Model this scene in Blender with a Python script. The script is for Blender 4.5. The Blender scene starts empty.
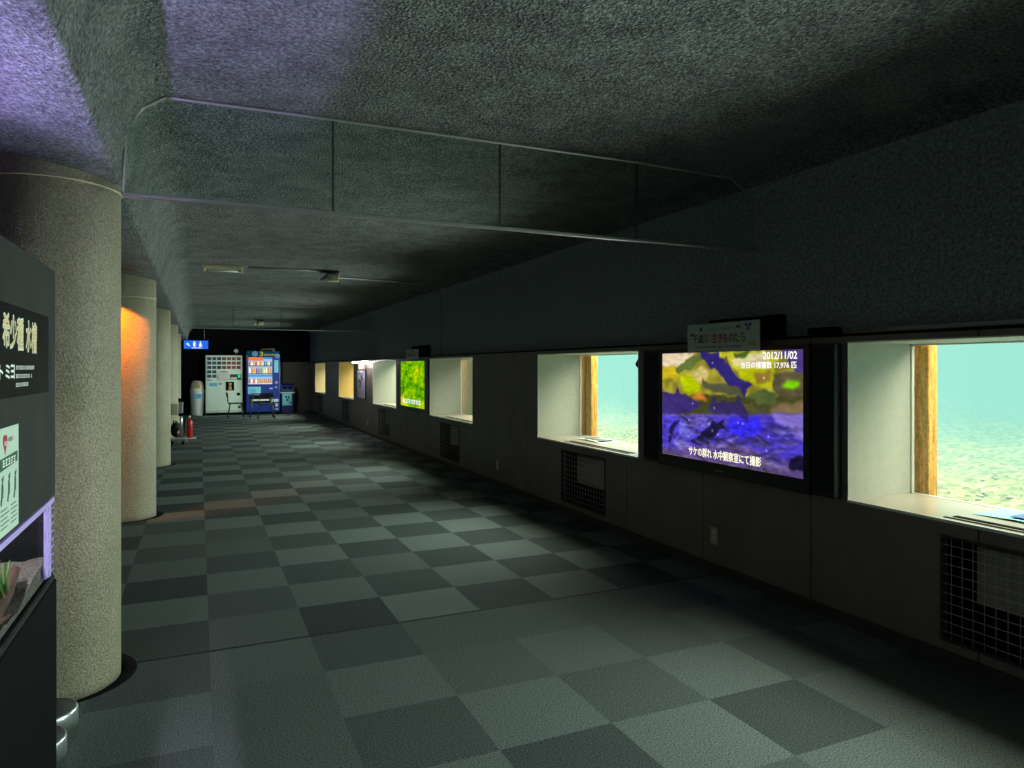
import bpy, bmesh, math, random
import numpy as np
from mathutils import Vector, Matrix
random.seed(7)
SC = bpy.context.scene
COL = SC.collection
PI = math.pi

# ------------------------------------------------------------------ materials
def lin(c):
    return tuple(((v/255)/12.92 if v/255 <= .04045 else ((v/255+.055)/1.055)**2.4) for v in c)

class NT:
    """small wrapper for building node trees"""
    def __init__(s, name):
        s.m = bpy.data.materials.new(name); s.m.use_nodes = True
        s.t = s.m.node_tree; s.t.nodes.clear()
        s.out = s.t.nodes.new('ShaderNodeOutputMaterial')
    def n(s, typ, **kw):
        nd = s.t.nodes.new('ShaderNode'+typ)
        for k, v in kw.items(): setattr(nd, k, v)
        return nd
    def l(s, a, b): s.t.links.new(a, b)
    def math(s, op, a, b=None):
        nd = s.n('Math', operation=op)
        for i, v in enumerate((a, b)):
            if v is None: continue
            if isinstance(v, (int, float)): nd.inputs[i].default_value = v
            else: s.l(v, nd.inputs[i])
        return nd.outputs[0]
    def coord(s): return s.n('TexCoord').outputs['Object']
    def noise(s, scale, detail=3, rough=.6, vec=None):
        nd = s.n('TexNoise'); nd.inputs['Scale'].default_value = scale
        nd.inputs['Detail'].default_value = detail; nd.inputs['Roughness'].default_value = rough
        s.l(vec or s.coord(), nd.inputs['Vector']); return nd.outputs['Fac']
    def ramp(s, fac, stops):
        nd = s.n('ValToRGB'); e = nd.color_ramp.elements
        while len(e) < len(stops): e.new(.5)
        for el, (p, c) in zip(e, stops):
            el.position = p; el.color = (*c, 1)
        s.l(fac, nd.inputs[0]); return nd.outputs[0]
    def bump(s, h, strength, dist):
        nd = s.n('Bump'); nd.inputs['Strength'].default_value = strength; nd.inputs['Distance'].default_value = dist
        s.l(h, nd.inputs['Height']); return nd.outputs[0]
    def finish(s, sh): s.l(sh, s.out.inputs[0]); return s.m

def pbr(name, col, rough=.6, metal=0., var=.0, vscale=8., bump=0., bscale=40., bdist=.004, spec=.5, emis=None, estr=0.):
    t = NT(name); p = t.n('BsdfPrincipled')
    c = tuple(col)
    if var > 0:
        t.l(t.ramp(t.noise(vscale, 4), [(.25, tuple(v*(1-var) for v in c)), (.75, tuple(min(1, v*(1+var)) for v in c))]), p.inputs['Base Color'])
    else:
        p.inputs['Base Color'].default_value = (*c, 1)
    p.inputs['Roughness'].default_value = rough; p.inputs['Metallic'].default_value = metal
    p.inputs['Specular IOR Level'].default_value = spec
    if bump > 0: t.l(t.bump(t.noise(bscale, 3), bump, bdist), p.inputs['Normal'])
    if emis:
        p.inputs['Emission Color'].default_value = (*emis, 1); p.inputs['Emission Strength'].default_value = estr
    return t.finish(p.outputs[0])

def emit(name, col, s):
    t = NT(name); e = t.n('Emission'); e.inputs[0].default_value = (*col, 1); e.inputs[1].default_value = s
    return t.finish(e.outputs[0])

def clear(name, tint=(1, 1, 1), gloss=.05, rough=.02):
    t = NT(name); a = t.n('BsdfTransparent'); a.inputs[0].default_value = (*tint, 1)
    g = t.n('BsdfGlossy'); g.inputs['Roughness'].default_value = rough
    m = t.n('MixShader'); m.inputs[0].default_value = gloss
    t.l(a.outputs[0], m.inputs[1]); t.l(g.outputs[0], m.inputs[2]); return t.finish(m.outputs[0])

M = {}
# rough sprayed ceiling / upper walls
def mk_ceiling():
    t = NT('sprayed_ceiling'); p = t.n('BsdfPrincipled'); co = t.coord()
    n1 = t.noise(62, 3, .7, co); n2 = t.noise(5, 4, .6, co)
    v = t.n('TexVoronoi'); v.inputs['Scale'].default_value = 75; t.l(co, v.inputs['Vector'])
    h = t.math('ADD', t.math('MULTIPLY', n1, .8), t.math('MULTIPLY', v.outputs['Distance'], .35))
    c = t.ramp(t.math('ADD', t.math('MULTIPLY', n1, .75), t.math('MULTIPLY', n2, .25)),
               [(.34, (.042, .046, .046)), (.5, (.145, .155, .155)), (.66, (.32, .335, .335))])
    t.l(c, p.inputs['Base Color']); p.inputs['Roughness'].default_value = .9; p.inputs['Specular IOR Level'].default_value = .15
    t.l(t.bump(h, 1., .035), p.inputs['Normal']); return t.finish(p.outputs[0])
M['ceiling'] = mk_ceiling()
# chequered carpet tiles: half metre squares, phase shifts at the floor joint
def mk_carpet():
    t = NT('carpet_tiles'); p = t.n('BsdfPrincipled'); co = t.coord()
    sx = t.n('SeparateXYZ'); t.l(co, sx.inputs[0])
    fx = t.math('FLOOR', t.math('DIVIDE', t.math('SUBTRACT', sx.outputs[0], .05), .5))
    fy = t.math('FLOOR', t.math('DIVIDE', t.math('SUBTRACT', sx.outputs[1], 3.93), .49))
    near = t.math('LESS_THAN', sx.outputs[1], 3.93)
    par = t.math('FLOORED_MODULO', t.math('ADD', t.math('ADD', fx, fy), near), 2)
    cb = t.n('CombineXYZ'); t.l(fx, cb.inputs[0]); t.l(fy, cb.inputs[1])
    wn = t.n('TexWhiteNoise', noise_dimensions='2D'); t.l(cb.outputs[0], wn.inputs['Vector'])
    k = t.math('ADD', t.math('MULTIPLY', par, t.math('SUBTRACT', .52, t.math('MULTIPLY', near, .20))), t.math('MULTIPLY', wn.outputs['Value'], .48))
    c = t.ramp(k, [(0, (.122, .144, .138)), (.36, (.096, .113, .108)), (.64, (.062, .075, .073)), (1, (.040, .050, .050))])
    nn = t.noise(140, 4, .8, co)
    mx = t.n('Mix', data_type='RGBA', blend_type='MULTIPLY'); mx.inputs[0].default_value = 1
    t.l(c, mx.inputs[6]); t.l(t.ramp(nn, [(.36, (.2, .2, .2)), (.64, (1.8, 1.8, 1.8))]), mx.inputs[7])
    t.l(mx.outputs[2], p.inputs['Base Color']); p.inputs['Roughness'].default_value = .95; p.inputs['Specular IOR Level'].default_value = .12
    t.l(t.bump(t.noise(260, 2, .6, co), .5, .003), p.inputs['Normal']); return t.finish(p.outputs[0])
M['carpet'] = mk_carpet()
M['upper'] = pbr('sprayed_blue_grey_wall', (.27, .315, .33), .92, var=.6, vscale=55, bump=1., bscale=60, bdist=.03, spec=.12)
# dark laminate wall panels with vertical joints every 0.99 m
def mk_panel():
    t = NT('dark_wall_panels'); p = t.n('BsdfPrincipled'); co = t.coord()
    sx = t.n('SeparateXYZ'); t.l(co, sx.inputs[0])
    r = t.math('FLOORED_MODULO', t.math('SUBTRACT', sx.outputs[1], 3.106), .9925)
    j = t.math('LESS_THAN', r, .008)
    c = t.n('Mix', data_type='RGBA'); t.l(j, c.inputs[0])
    t.l(t.ramp(t.noise(3, 4), [(.3, (.16, .130, .108)), (.7, (.215, .177, .15))]), c.inputs[6]); c.inputs[7].default_value = (.006, .006, .006, 1)
    t.l(c.outputs[2], p.inputs['Base Color']); p.inputs['Roughness'].default_value = .48; p.inputs['Specular IOR Level'].default_value = .35
    t.l(t.bump(t.noise(160, 2), .12, .002), p.inputs['Normal']); return t.finish(p.outputs[0])
M['panel'] = mk_panel()
def mk_pillar():
    t = NT('pebbled_pillar_paint'); p = t.n('BsdfPrincipled'); co = t.coord()
    n1 = t.noise(100, 3, .7, co)
    t.l(t.ramp(t.math('ADD', t.math('MULTIPLY', n1, .8), t.math('MULTIPLY', t.noise(3, 3, .5, co), .2)), [(.32, (.20, .175, .11)), (.68, (.60, .55, .39))]), p.inputs['Base Color'])
    p.inputs['Roughness'].default_value = .42
    t.l(t.bump(n1, 1., .022), p.inputs['Normal']); return t.finish(p.outputs[0])
M['pillar'] = mk_pillar()
def mk_wood():
    t = NT('algae_timber'); p = t.n('BsdfPrincipled'); co = t.coord()
    mp = t.n('Mapping'); t.l(co, mp.inputs[0]); mp.inputs['Scale'].default_value = (14, 14, 1.6)
    g = t.noise(3.5, 5, .65, mp.outputs[0])
    sp = t.noise(55, 3, .7, co)
    f = t.math('ADD', t.math('MULTIPLY', g, .65), t.math('MULTIPLY', sp, .35))
    t.l(t.ramp(f, [(.32, (.16, .075, .010)), (.47, (.62, .27, .025)), (.6, (.86, .46, .08)), (.75, (.88, .52, .14))]), p.inputs['Base Color'])
    p.inputs['Roughness'].default_value = .8
    t.l(t.bump(f, .6, .01), p.inputs['Normal']); return t.finish(p.outputs[0])
M['timber'] = mk_wood()
def mk_bed():
    t = NT('river_gravel'); p = t.n('BsdfPrincipled'); co = t.coord()
    v = t.n('TexVoronoi'); v.inputs['Scale'].default_value = 26; t.l(co, v.inputs['Vector'])
    sx = t.n('SeparateColor'); t.l(v.outputs['Color'], sx.inputs[0])
    t.l(t.ramp(t.math('ADD', t.math('MULTIPLY', sx.outputs[0], .6), t.math('MULTIPLY', t.noise(7, 4, .6, co), .4)),
        [(.2, (.09, .11, .035)), (.5, (.19, .20, .075)), (.72, (.30, .28, .12)), (.9, (.46, .45, .28))]), p.inputs['Base Color'])
    p.inputs['Roughness'].default_value = .7
    t.l(t.bump(v.outputs['Distance'], .6, .03), p.inputs['Normal']); return t.finish(p.outputs[0])
M['bed'] = mk_bed()
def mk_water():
    # turbid river water: scattered daylight is put in as emission, hiding what lies deeper
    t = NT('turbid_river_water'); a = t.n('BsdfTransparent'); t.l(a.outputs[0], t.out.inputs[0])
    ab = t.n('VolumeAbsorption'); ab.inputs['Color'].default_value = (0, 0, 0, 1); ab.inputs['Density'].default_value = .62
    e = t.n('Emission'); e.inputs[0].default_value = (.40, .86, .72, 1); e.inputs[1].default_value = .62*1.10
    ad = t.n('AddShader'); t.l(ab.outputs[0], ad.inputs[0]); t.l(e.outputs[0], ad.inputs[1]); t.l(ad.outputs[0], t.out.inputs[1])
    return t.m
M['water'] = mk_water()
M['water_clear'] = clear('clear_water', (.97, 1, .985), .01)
M['pane'] = clear('window_glass', (.97, 1, .99), .04)
M['barrier'] = clear('smoke_barrier_glass', (.90, .94, .92), .008, .05)
M['tank_glass'] = clear('tank_glass', (.93, .95, .98), .05)
def mk_reveal(name, c):
    return pbr(name, c, .55, var=.07, vscale=25, bump=.1, bscale=90)
M['reveal'] = mk_reveal('pale_reveal_board', (.44, .45, .385))
M['reveal_warm'] = mk_reveal('amber_tint_reveal', (.66, .42, .12))  # warmer tints used on the reveals of the last two windows
M['reveal_cream'] = mk_reveal('cream_tint_reveal', (.66, .50, .27))
M['sill'] = pbr('pale_sill_laminate', (.36, .33, .27), .28, var=.05)
M['trim'] = pbr('white_metal_trim', (.75, .78, .74), .35)
M['black'] = pbr('matt_black', (.005, .005, .0055), .8, var=.15, spec=.06)
M['blackgloss'] = pbr('gloss_black', (.003, .0034, .004), .5, spec=.05)
M['dark'] = pbr('dark_grey_paint', (.03, .032, .034), .6, var=.1)
M['tvbez'] = pbr('television_bezel', (.007, .009, .012), .35)
M['grey'] = pbr('grey_metal', (.28, .28, .27), .45, .3)
M['brownbase'] = pbr('dark_brown_skirting', (.05, .042, .036), .6, var=.1)
M['alu'] = pbr('brushed_aluminium', (.55, .55, .54), .35, .9, var=.08, vscale=60)
M['chrome'] = pbr('chrome', (.85, .9, .9), .28, .9)
M['wire'] = pbr('galvanised_wire', (.55, .52, .47), .5, .2)
M['cream'] = pbr('cream_enamel', (.55, .50, .30), .45, var=.05)
M['beige'] = pbr('beige_box_paint', (.42, .38, .28), .5, var=.06)
M['white'] = pbr('white_plastic', (.62, .66, .62), .4, var=.03)
M['whitepaint'] = pbr('white_cabinet_paint', (.60, .70, .62), .4, var=.03)
M['paper'] = pbr('white_paper', (.62, .68, .63), .8, var=.03)
M['mintpaper'] = pbr('pale_paper', (.50, .62, .54), .8, var=.03)
M['red'] = pbr('red_enamel', (.55, .015, .015), .3, var=.05)
M['blue'] = pbr('blue_cabinet_paint', (.008, .03, .24), .35, var=.08)
M['bluebin'] = pbr('dark_blue_plastic', (.008, .016, .12), .5, var=.08)
M['bluelabel'] = pbr('light_blue_label', (.12, .38, .62), .5)
M['cyanlabel'] = pbr('cyan_label', (.20, .55, .66), .5)
M['green'] = pbr('dark_green_print', (.02, .09, .045), .7)
M['ink'] = pbr('black_ink', (.012, .012, .014), .7)
M['slate'] = pbr('slate_print', (.09, .12, .13), .7)
M['redink'] = pbr('red_print', (.45, .02, .04), .7)
M['yellowink'] = pbr('yellow_print', (.62, .46, .02), .7)
M['greenink'] = pbr('olive_green_print', (.10, .22, .03), .7)
M['blueink'] = pbr('blue_print', (.05, .12, .32), .7)
M['gold'] = pbr('gold_lettering', (.80, .60, .26), .6)
M['pink'] = pbr('pale_pink_lettering', (.75, .48, .5), .6)
M['white_ink'] = pbr('white_lettering', (.80, .84, .80), .6)
M['brownbag'] = pbr('dark_fabric', (.020, .022, .026), .85, var=.2, bump=.3, bscale=60)
M['tan'] = pbr('tan_cardboard', (.42, .25, .08), .7, var=.12)
M['seat'] = pbr('dark_seat_fabric', (.016, .017, .018), .7)
M['floorjoint'] = pbr('dark_joint', (.012, .014, .014), .8)
M['gravel'] = pbr('tank_gravel', (.16, .135, .10), .8, var=.85, vscale=120, bump=1, bscale=120, bdist=.012)
M['drift'] = pbr('driftwood', (.095, .038, .020), .7, var=.4, vscale=30, bump=.6, bscale=40)
M['plant'] = pbr('water_plant', (.08, .20, .012), .6, var=.3)
M['lilac'] = pbr('lilac_glow_acrylic', (.48, .40, .78), .25, emis=(.45, .33, 1.0), estr=.12)  # lamp's lilac glow put into the rim's colour and emission
M['tankback'] = pbr('tank_back_board', (.10, .09, .09), .7, var=.1)
M['sponge'] = pbr('perforated_black_foam', (.010, .011, .011), .9, bump=1, bscale=60, bdist=.02)
def mk_hpanel():
    t = NT('ribbed_black_board'); p = t.n('BsdfPrincipled'); co = t.coord()
    sx = t.n('SeparateXYZ'); t.l(co, sx.inputs[0])
    w = t.math('SINE', t.math('MULTIPLY', sx.outputs[2], 1300))
    t.l(t.ramp(t.noise(5, 3), [(.3, (.020, .022, .021)), (.7, (.030, .032, .031))]), p.inputs['Base Color'])
    p.inputs['Roughness'].default_value = .65; p.inputs['Specular IOR Level'].default_value = .12
    t.l(t.bump(w, .12, .001), p.inputs['Normal']); return t.finish(p.outputs[0])
M['board'] = mk_hpanel()
M['e_white'] = emit('lamp_tube', (1, .94, 1), 55)
M['e_text'] = emit('screen_text', (1, .98, .98), 1.1)
M['e_text_warm'] = emit('screen_caption_text', (1, .96, .72), 1.1)
M['e_restroom'] = emit('blue_lit_sign', (.02, .16, .85), 1.0)
M['e_picto'] = emit('lit_pictogram', (.9, .92, 1), 1.1)
M['e_tankdown'] = emit('aquarium_lamp_white_tube', (.92, .88, 1), 170)
M['e_tank'] = emit('aquarium_lamp_tube', (.52, .40, 1), 420)
def mk_display():
    t = NT('lit_display_back'); e = t.n('Emission'); sx = t.n('SeparateXYZ'); t.l(t.coord(), sx.inputs[0])
    e.inputs[0].default_value = (.55, .72, .95, 1); e.inputs[1].default_value = .75
    return t.finish(e.outputs[0])
M['e_display'] = mk_display()
M['e_orange'] = emit('lit_orange_banner', (1, .25, .02), .9)
M['e_sky'] = emit('lit_blue_strip', (.03, .38, .95), .9)
M['e_logo'] = emit('lit_pale_blue_emblem', (.25, .5, .75), .45)
M['e_header'] = emit('lit_dark_teal_header', (.003, .05, .085), .8)
M['e_yellow'] = emit('lit_yellow_lettering', (.75, .6, .1), .55)
M['e_green'] = emit('green_indicator', (.05, .9, .35), .8)
def mk_leafscreen():
    t = NT('screen_of_water_weed'); e = t.n('Emission'); co = t.coord()
    mp = t.n('Mapping'); t.l(co, mp.inputs[0]); mp.inputs['Scale'].default_value = (1, .4, 1); co = mp.outputs[0]
    n = t.noise(9, 5, .65, co); n2 = t.noise(3.2, 3, .5, co)
    f = t.math('ADD', t.math('MULTIPLY', n, .6), t.math('MULTIPLY', n2, .4))
    t.l(t.ramp(f, [(.36, (.02, .10, .0)), (.45, (.10, .40, .0)), (.52, (.30, .58, .0)), (.58, (.72, .68, .0)), (.68, (.60, .85, .12))]), e.inputs[0])
    e.inputs[1].default_value = 1.0; return t.finish(e.outputs[0])
M['e_leaf'] = mk_leafscreen()
def mk_vcol():
    t = NT('screen_of_salmon'); e = t.n('Emission'); a = t.n('VertexColor'); a.layer_name = 'picture'
    t.l(a.outputs[0], e.inputs[0]); e.inputs[1].default_value = 1.0; return t.finish(e.outputs[0])
M['e_fish'] = mk_vcol()

# ------------------------------------------------------------------ mesh building
WL = {}           # world location of each thing's base (and of the parts that hang on it)
class MB:
    def __init__(s): s.b = bmesh.new(); s.mi = 0
    def _f(s, vs):
        try:
            f = s.b.faces.new(vs); f.material_index = s.mi; return f
        except ValueError: return None
    def box(s, x0, x1, y0, y1, z0, z1, bev=0., seg=1):
        t = bmesh.new()
        bmesh.ops.create_cube(t, size=1, matrix=Matrix.Translation(((x0+x1)/2, (y0+y1)/2, (z0+z1)/2)) @ Matrix.Diagonal((abs(x1-x0), abs(y1-y0), abs(z1-z0), 1)))
        if bev > 0: bmesh.ops.bevel(t, geom=t.edges[:], offset=bev, segments=seg, affect='EDGES', profile=.5)
        s.join(t); return s
    def join(s, t, mat=None):
        mp = {}
        for v in t.verts: mp[v] = s.b.verts.new(mat @ v.co if mat else v.co)
        for f in t.faces:
            nf = s._f([mp[v] for v in f.verts])
            if nf: nf.smooth = f.smooth
        t.free(); return s
    def tube(s, pts, r, n=8, r1=None, cap=True, smooth=True):
        pts = [Vector(p) for p in pts]; rings = []
        up = None
        for i, p in enumerate(pts):
            d = (pts[min(i+1, len(pts)-1)] - pts[max(i-1, 0)]).normalized()
            if up is None:
                a = Vector((0, 0, 1)) if abs(d.z) < .9 else Vector((1, 0, 0))
            else: a = up
            u = d.cross(a).normalized(); w = u.cross(d).normalized(); up = w
            rr = r if r1 is None else r+(r1-r)*i/(len(pts)-1)
            rings.append([s.b.verts.new(p+(u*math.cos(2*PI*k/n)+w*math.sin(2*PI*k/n))*rr) for k in range(n)])
        for a, b in zip(rings, rings[1:]):
            for k in range(n):
                f = s._f([a[k], a[(k+1) % n], b[(k+1) % n], b[k]])
                if f: f.smooth = smooth
        if cap: s._f(rings[0][::-1]); s._f(rings[-1])
        return s
    def lathe(s, prof, cx, cy, n=32, smooth=True, a0=0, a1=2*PI, squash=1.):
        """prof: list of (radius, z)"""
        full = abs(a1-a0-2*PI) < 1e-6; m = n if full else n+1
        rings = [[s.b.verts.new((cx+r*math.cos(a0+(a1-a0)*k/n), cy+squash*r*math.sin(a0+(a1-a0)*k/n), z)) for k in range(m)] for r, z in prof]
        for a, b in zip(rings, rings[1:]):
            for k in range(n):
                f = s._f([a[k], a[(k+1) % m], b[(k+1) % m], b[k]])
                if f: f.smooth = smooth
        if full:
            if prof[0][0] > 1e-5: s._f(rings[0][::-1])
            if prof[-1][0] > 1e-5: s._f(rings[-1])
        return s
    def prism(s, poly, axis, a, b):
        """extrude 2-D polygon along axis: 'x' -> poly (y,z); 'y' -> (x,z); 'z' -> (x,y)"""
        def P(q, t): return {'x': (t, q[0], q[1]), 'y': (q[0], t, q[1]), 'z': (q[0], q[1], t)}[axis]
        A = [s.b.verts.new(P(q, a)) for q in poly]; B = [s.b.verts.new(P(q, b)) for q in poly]; n = len(poly)
        s._f(A[::-1]); s._f(B)
        for k in range(n): s._f([A[k], A[(k+1) % n], B[(k+1) % n], B[k]])
        return s
    def quad(s, *ps): s._f([s.b.verts.new(p) for p in ps]); return s
    def build(s, name, mat, parent=None, kind=None):
        base = WL.get(parent.name, Vector((0, 0, 0))) if parent else Vector((0, 0, 0))
        bmesh.ops.recalc_face_normals(s.b, faces=s.b.faces[:])
        me = bpy.data.meshes.new(name)
        bmesh.ops.translate(s.b, verts=s.b.verts[:], vec=-base)
        s.b.to_mesh(me); s.b.free()
        for m in (mat if isinstance(mat, (list, tuple)) else [mat]): me.materials.append(m if not isinstance(m, str) else M[m])
        return link(name, me, parent, kind)

def link(name, me, parent=None, kind=None):
    o = bpy.data.objects.new(name, me); COL.objects.link(o)
    if parent is not None:
        o.parent = parent; WL[o.name] = WL.get(parent.name, Vector((0, 0, 0)))
    if kind: o['kind'] = kind
    return o
def thing(name, label, cat, loc, group=None, kind=None):
    o = bpy.data.objects.new(name, None); COL.objects.link(o); o.location = loc; o.empty_display_size = .1
    WL[o.name] = Vector(loc); o['label'] = label; o['category'] = cat
    if group: o['group'] = group
    if kind: o['kind'] = kind
    return o
def tag(o, label, cat, group=None, kind=None):
    o['label'] = label; o['category'] = cat
    if group: o['group'] = group
    if kind: o['kind'] = kind
    return o
def structure(name, label=None, cat=None, loc=(0, 0, 0)):
    o = bpy.data.objects.new(name, None); COL.objects.link(o); o.location = loc; WL[o.name] = Vector(loc); o['kind'] = 'structure'
    if label: o['label'] = label
    if cat: o['category'] = cat
    return o
def rebase(o, loc):
    """give a single-mesh thing its origin at loc"""
    o.data.transform(Matrix.Translation(-Vector(loc))); o.location = loc; return o
def copy_tree(o, parent=None):
    c = o.copy(); COL.objects.link(c)
    if parent is not None: c.parent = parent
    for ch in list(o.children): copy_tree(ch, c)
    return c

_tc = bpy.data.curves.new('lettering_source', 'FONT'); _to = bpy.data.objects.new('lettering_source', _tc)
COL.objects.link(_to)
def text(name, body, mat, o, xa, ya, w, h, parent=None, bold=.0, ext=.0008, label=None):
    """lettering: lower left corner o, text axis xa, up axis ya, stretched to w x h"""
    _tc.body = body; _tc.offset = 0; _tc.extrude = 0; _tc.resolution_u = 3
    dg = bpy.context.evaluated_depsgraph_get(); dg.update()
    me = bpy.data.meshes.new_from_object(_to.evaluated_get(dg)); me.name = name
    xs = [v.co.x for v in me.vertices]; ys = [v.co.y for v in me.vertices]
    x0, y0 = min(xs), min(ys); sx = w/(max(xs)-x0); sy = h/(max(ys)-y0)
    xa, ya, o = Vector(xa).normalized(), Vector(ya).normalized(), Vector(o); za = xa.cross(ya)
    base = WL.get(parent.name, Vector((0, 0, 0))) if parent else Vector((0, 0, 0))
    for v in me.vertices: v.co = o + xa*((v.co.x-x0)*sx) + ya*((v.co.y-y0)*sy) + za*ext - base
    if bold > 0:
        bm = bmesh.new(); bm.from_mesh(me); src = bm.copy(); em = min(sx, sy)*bold
        for k in range(6):
            a = k*PI/3; off = (xa*math.cos(a)+ya*math.sin(a))*em + za*(ext*.02*(k+1)); mp = {v: bm.verts.new(v.co+off) for v in src.verts}
            for f in src.faces:
                try: bm.faces.new([mp[v] for v in f.verts])
                except ValueError: pass
        bm.to_mesh(me); bm.free(); src.free()
    me.materials.clear(); me.materials.append(M[mat])
    ob = link(name, me, parent)
    if label: ob['label'] = label
    return ob
def tiny_print(o, xa, ya, w, h, mat, parent, n, seed=1):
    """a line of print too small to read: a row of little strokes"""
    rs = random.Random(seed); b = MB(); xa, ya, o = Vector(xa), Vector(ya), Vector(o); za = xa.cross(ya); p = w/n
    for k in range(n):
        if rs.random() < .08: continue
        for q in range(3):
            x0 = k*p+p*.1; x1 = x0+p*rs.uniform(.5, .8); z0 = h*(q*.36); z1 = z0+h*.2
            if q == 1: x0 += p*rs.uniform(0, .2)
            b.quad(*[o+xa*x+ya*z+za*.0006 for x, z in ((x0, z0), (x1, z0), (x1, z1), (x0, z1))])
        xm = k*p+p*rs.uniform(.25, .6)
        b.quad(*[o+xa*x+ya*z+za*.0007 for x, z in ((xm, 0), (xm+p*.16, 0), (xm+p*.16, h), (xm, h))])
    return b.build('lettering', mat, parent)
WX = ((0, -1, 0), (0, 0, 1))     # lettering on the right wall (faces -x)
PX = ((0, 1, 0), (0, 0, 1))      # lettering on the left board (faces +x)
FX = ((1, 0, 0), (0, 0, 1))      # lettering at the far end (faces -y)

# ------------------------------------------------------------------ room shell
XW, YF, YB, XL = 3.36, 24.25, -2.6, -2.7
WY = [2.846, 6.823, 10.715, 14.717, 18.66, 22.76]      # far edge of each window
WWID, Z0, Z1, XG = 1.905, .712, 1.606, 3.885
MB().box(XL-.05, 3.50, YB-.05, YF+.05, -.06, 0).build('floor', 'carpet', kind='structure')
MB().box(-.30, 3.34, 3.922, 3.934, 0, .0025).build('trim_1', 'floorjoint', kind='structure')

prof = [(3.42, 1.64), (3.42, 2.52)]
for k in range(1, 7):
    a = PI/2*k/6; prof.append((3.42-.24+.24*math.cos(a), 2.50+.22*math.sin(a)))
prof += [(2.2, 2.735), (1.4, 2.735), (.6, 2.725), (-.10, 2.72), (-.17, 2.70), (-.23, 2.65), (-.275, 2.57), (-.315, 2.42), (-.335, 2.335), (-.36, 2.315), (-.60, 2.345), (-.90, 2.40), (-1.6, 2.50), (XL, 2.55)]
ys = [YB + (YF-YB)*k/56 for k in range(57)]
def shell(pr):
    b = MB(); rows = [[b.b.verts.new((x, y, z)) for x, z in pr] for y in ys]
    for r0, r1 in zip(rows, rows[1:]):
        for k in range(len(pr)-1):
            f = b._f([r0[k], r0[k+1], r1[k+1], r1[k]]); f.smooth = True
    return b
shell(prof[:5]).build('wall_right_upper', 'upper', kind='structure')
b = shell(prof[4:])
b.build('ceiling', 'ceiling', kind='structure')

# right wall panels with window and grille openings
GY = [(y-WWID/2+.41, y-WWID/2-.43) for y in WY]
GZ0, GZ1 = .115, .637
b = MB()
def wbox(y0, y1, z0, z1): b.box(XW, XW+.05, min(y0, y1), max(y0, y1), z0, z1)
prev = YF
for wy, (g1, g0) in reversed(list(zip(WY, GY))):
    wbox(prev, wy, 0, 1.64)
    wbox(wy, wy-WWID, Z1, 1.64)
    wbox(wy, wy-WWID, GZ1, Z0)
    wbox(wy, g1, 0, GZ1); wbox(g0, wy-WWID, 0, GZ1); wbox(g1, g0, 0, GZ0)
    prev = wy-WWID
wbox(prev, YB, 0, 1.64)
b.build('wall_right', 'panel', kind='structure')
MB().box(XW-.004, 3.425, YB, YF, 1.64, 1.655).build('trim_2', 'black', kind='structure')
MB().box(XW-.012, XW-.0005, YB, YF, 0, .07).build('baseboard_right', 'brownbase', kind='structure')
b = MB(); b.box(XL-.05, XL, YB, YF, 0, 2.6).build('wall_left', 'black', kind='structure')
MB().box(XL, 3.43, YF, YF+.05, 0, 2.8).build('wall_far', 'black', kind='structure')
MB().box(2.25, 3.36, YF-.03, YF-.001, 0, 1.655).build('trim_3', pbr('grey_end_panels', (.085, .075, .062), .6, var=.08), kind='structure')
MB().box(XL, 3.43, YB-.05, YB, 0, 2.8).build('wall_back', 'dark', kind='structure')

# ------------------------------------------------------------------ windows
WSTYLE = ['reveal', 'reveal', 'reveal', 'reveal', 'reveal_warm', 'reveal_cream']
WORD = ['nearest the camera', 'second from the camera', 'third from the camera', 'fourth from the camera', 'fifth from the camera', 'farthest from the camera']
for i, y1 in enumerate(WY):
    y0 = y1-WWID
    w = structure('window_%d' % (i+1), loc=(XW, (y0+y1)/2, Z0))
    b = MB(); T = .03
    b.box(XW+.001, XG, y1-.004, y1+T, Z0-T, Z1+T)            # far cheek
    b.box(XW+.001, XG, y0-T, y0+.004, Z0-T, Z1+T)            # near cheek
    b.box(XW+.001, XG, y0, y1, Z1-.004, Z1+T)                # head
    b.build('reveal', WSTYLE[i], w)
    s = MB().box(XW+.001, XG, y0+.004, y1-.004, Z0-T, Z0+.003).build('window_sill', 'sill', w)
    b = MB(); c = (y0+y1)/2 + .05                        # slotted air outlet set in the sill
    b.box(XW+.035, XW+.055, c-.78, c+.37, Z0+.003, Z0+.006); b.box(XW+.085, XW+.118, c-.78, c+.355, Z0+.003, Z0+.007)
    b.build('air_slot', 'black', s)
    b = MB(); e = .003                                   # pale edge trim round the opening
    b.box(XW-.003, XW+.001, y0-e, y0+.004, Z0-e, Z1+e); b.box(XW-.003, XW+.001, y1-.004, y1+e, Z0-e, Z1+e)
    b.box(XW-.003, XW+.001, y0, y1, Z1-.004, Z1+e); b.box(XW-.008, XW+.001, y0, y1, Z0-.012, Z0+.003)
    b.build('window_frame', 'trim', w)
    b = MB(); e = .014
    b.box(XG-.01, XG+.01, y1-e, y1, Z0, Z1); b.box(XG-.01, XG+.01, y0, y0+e, Z0, Z1); b.box(XG-.01, XG+.01, y0, y1, Z1-e, Z1); b.box(XG-.01, XG+.01, y0, y1, Z0, Z0+.006)
    b.build('glazing_bead', 'trim', w)
    MB().box(XG+.002, XG+.008, y0+.005, y1-.005, Z0, Z1).build('window_pane', 'pane', w)

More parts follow.
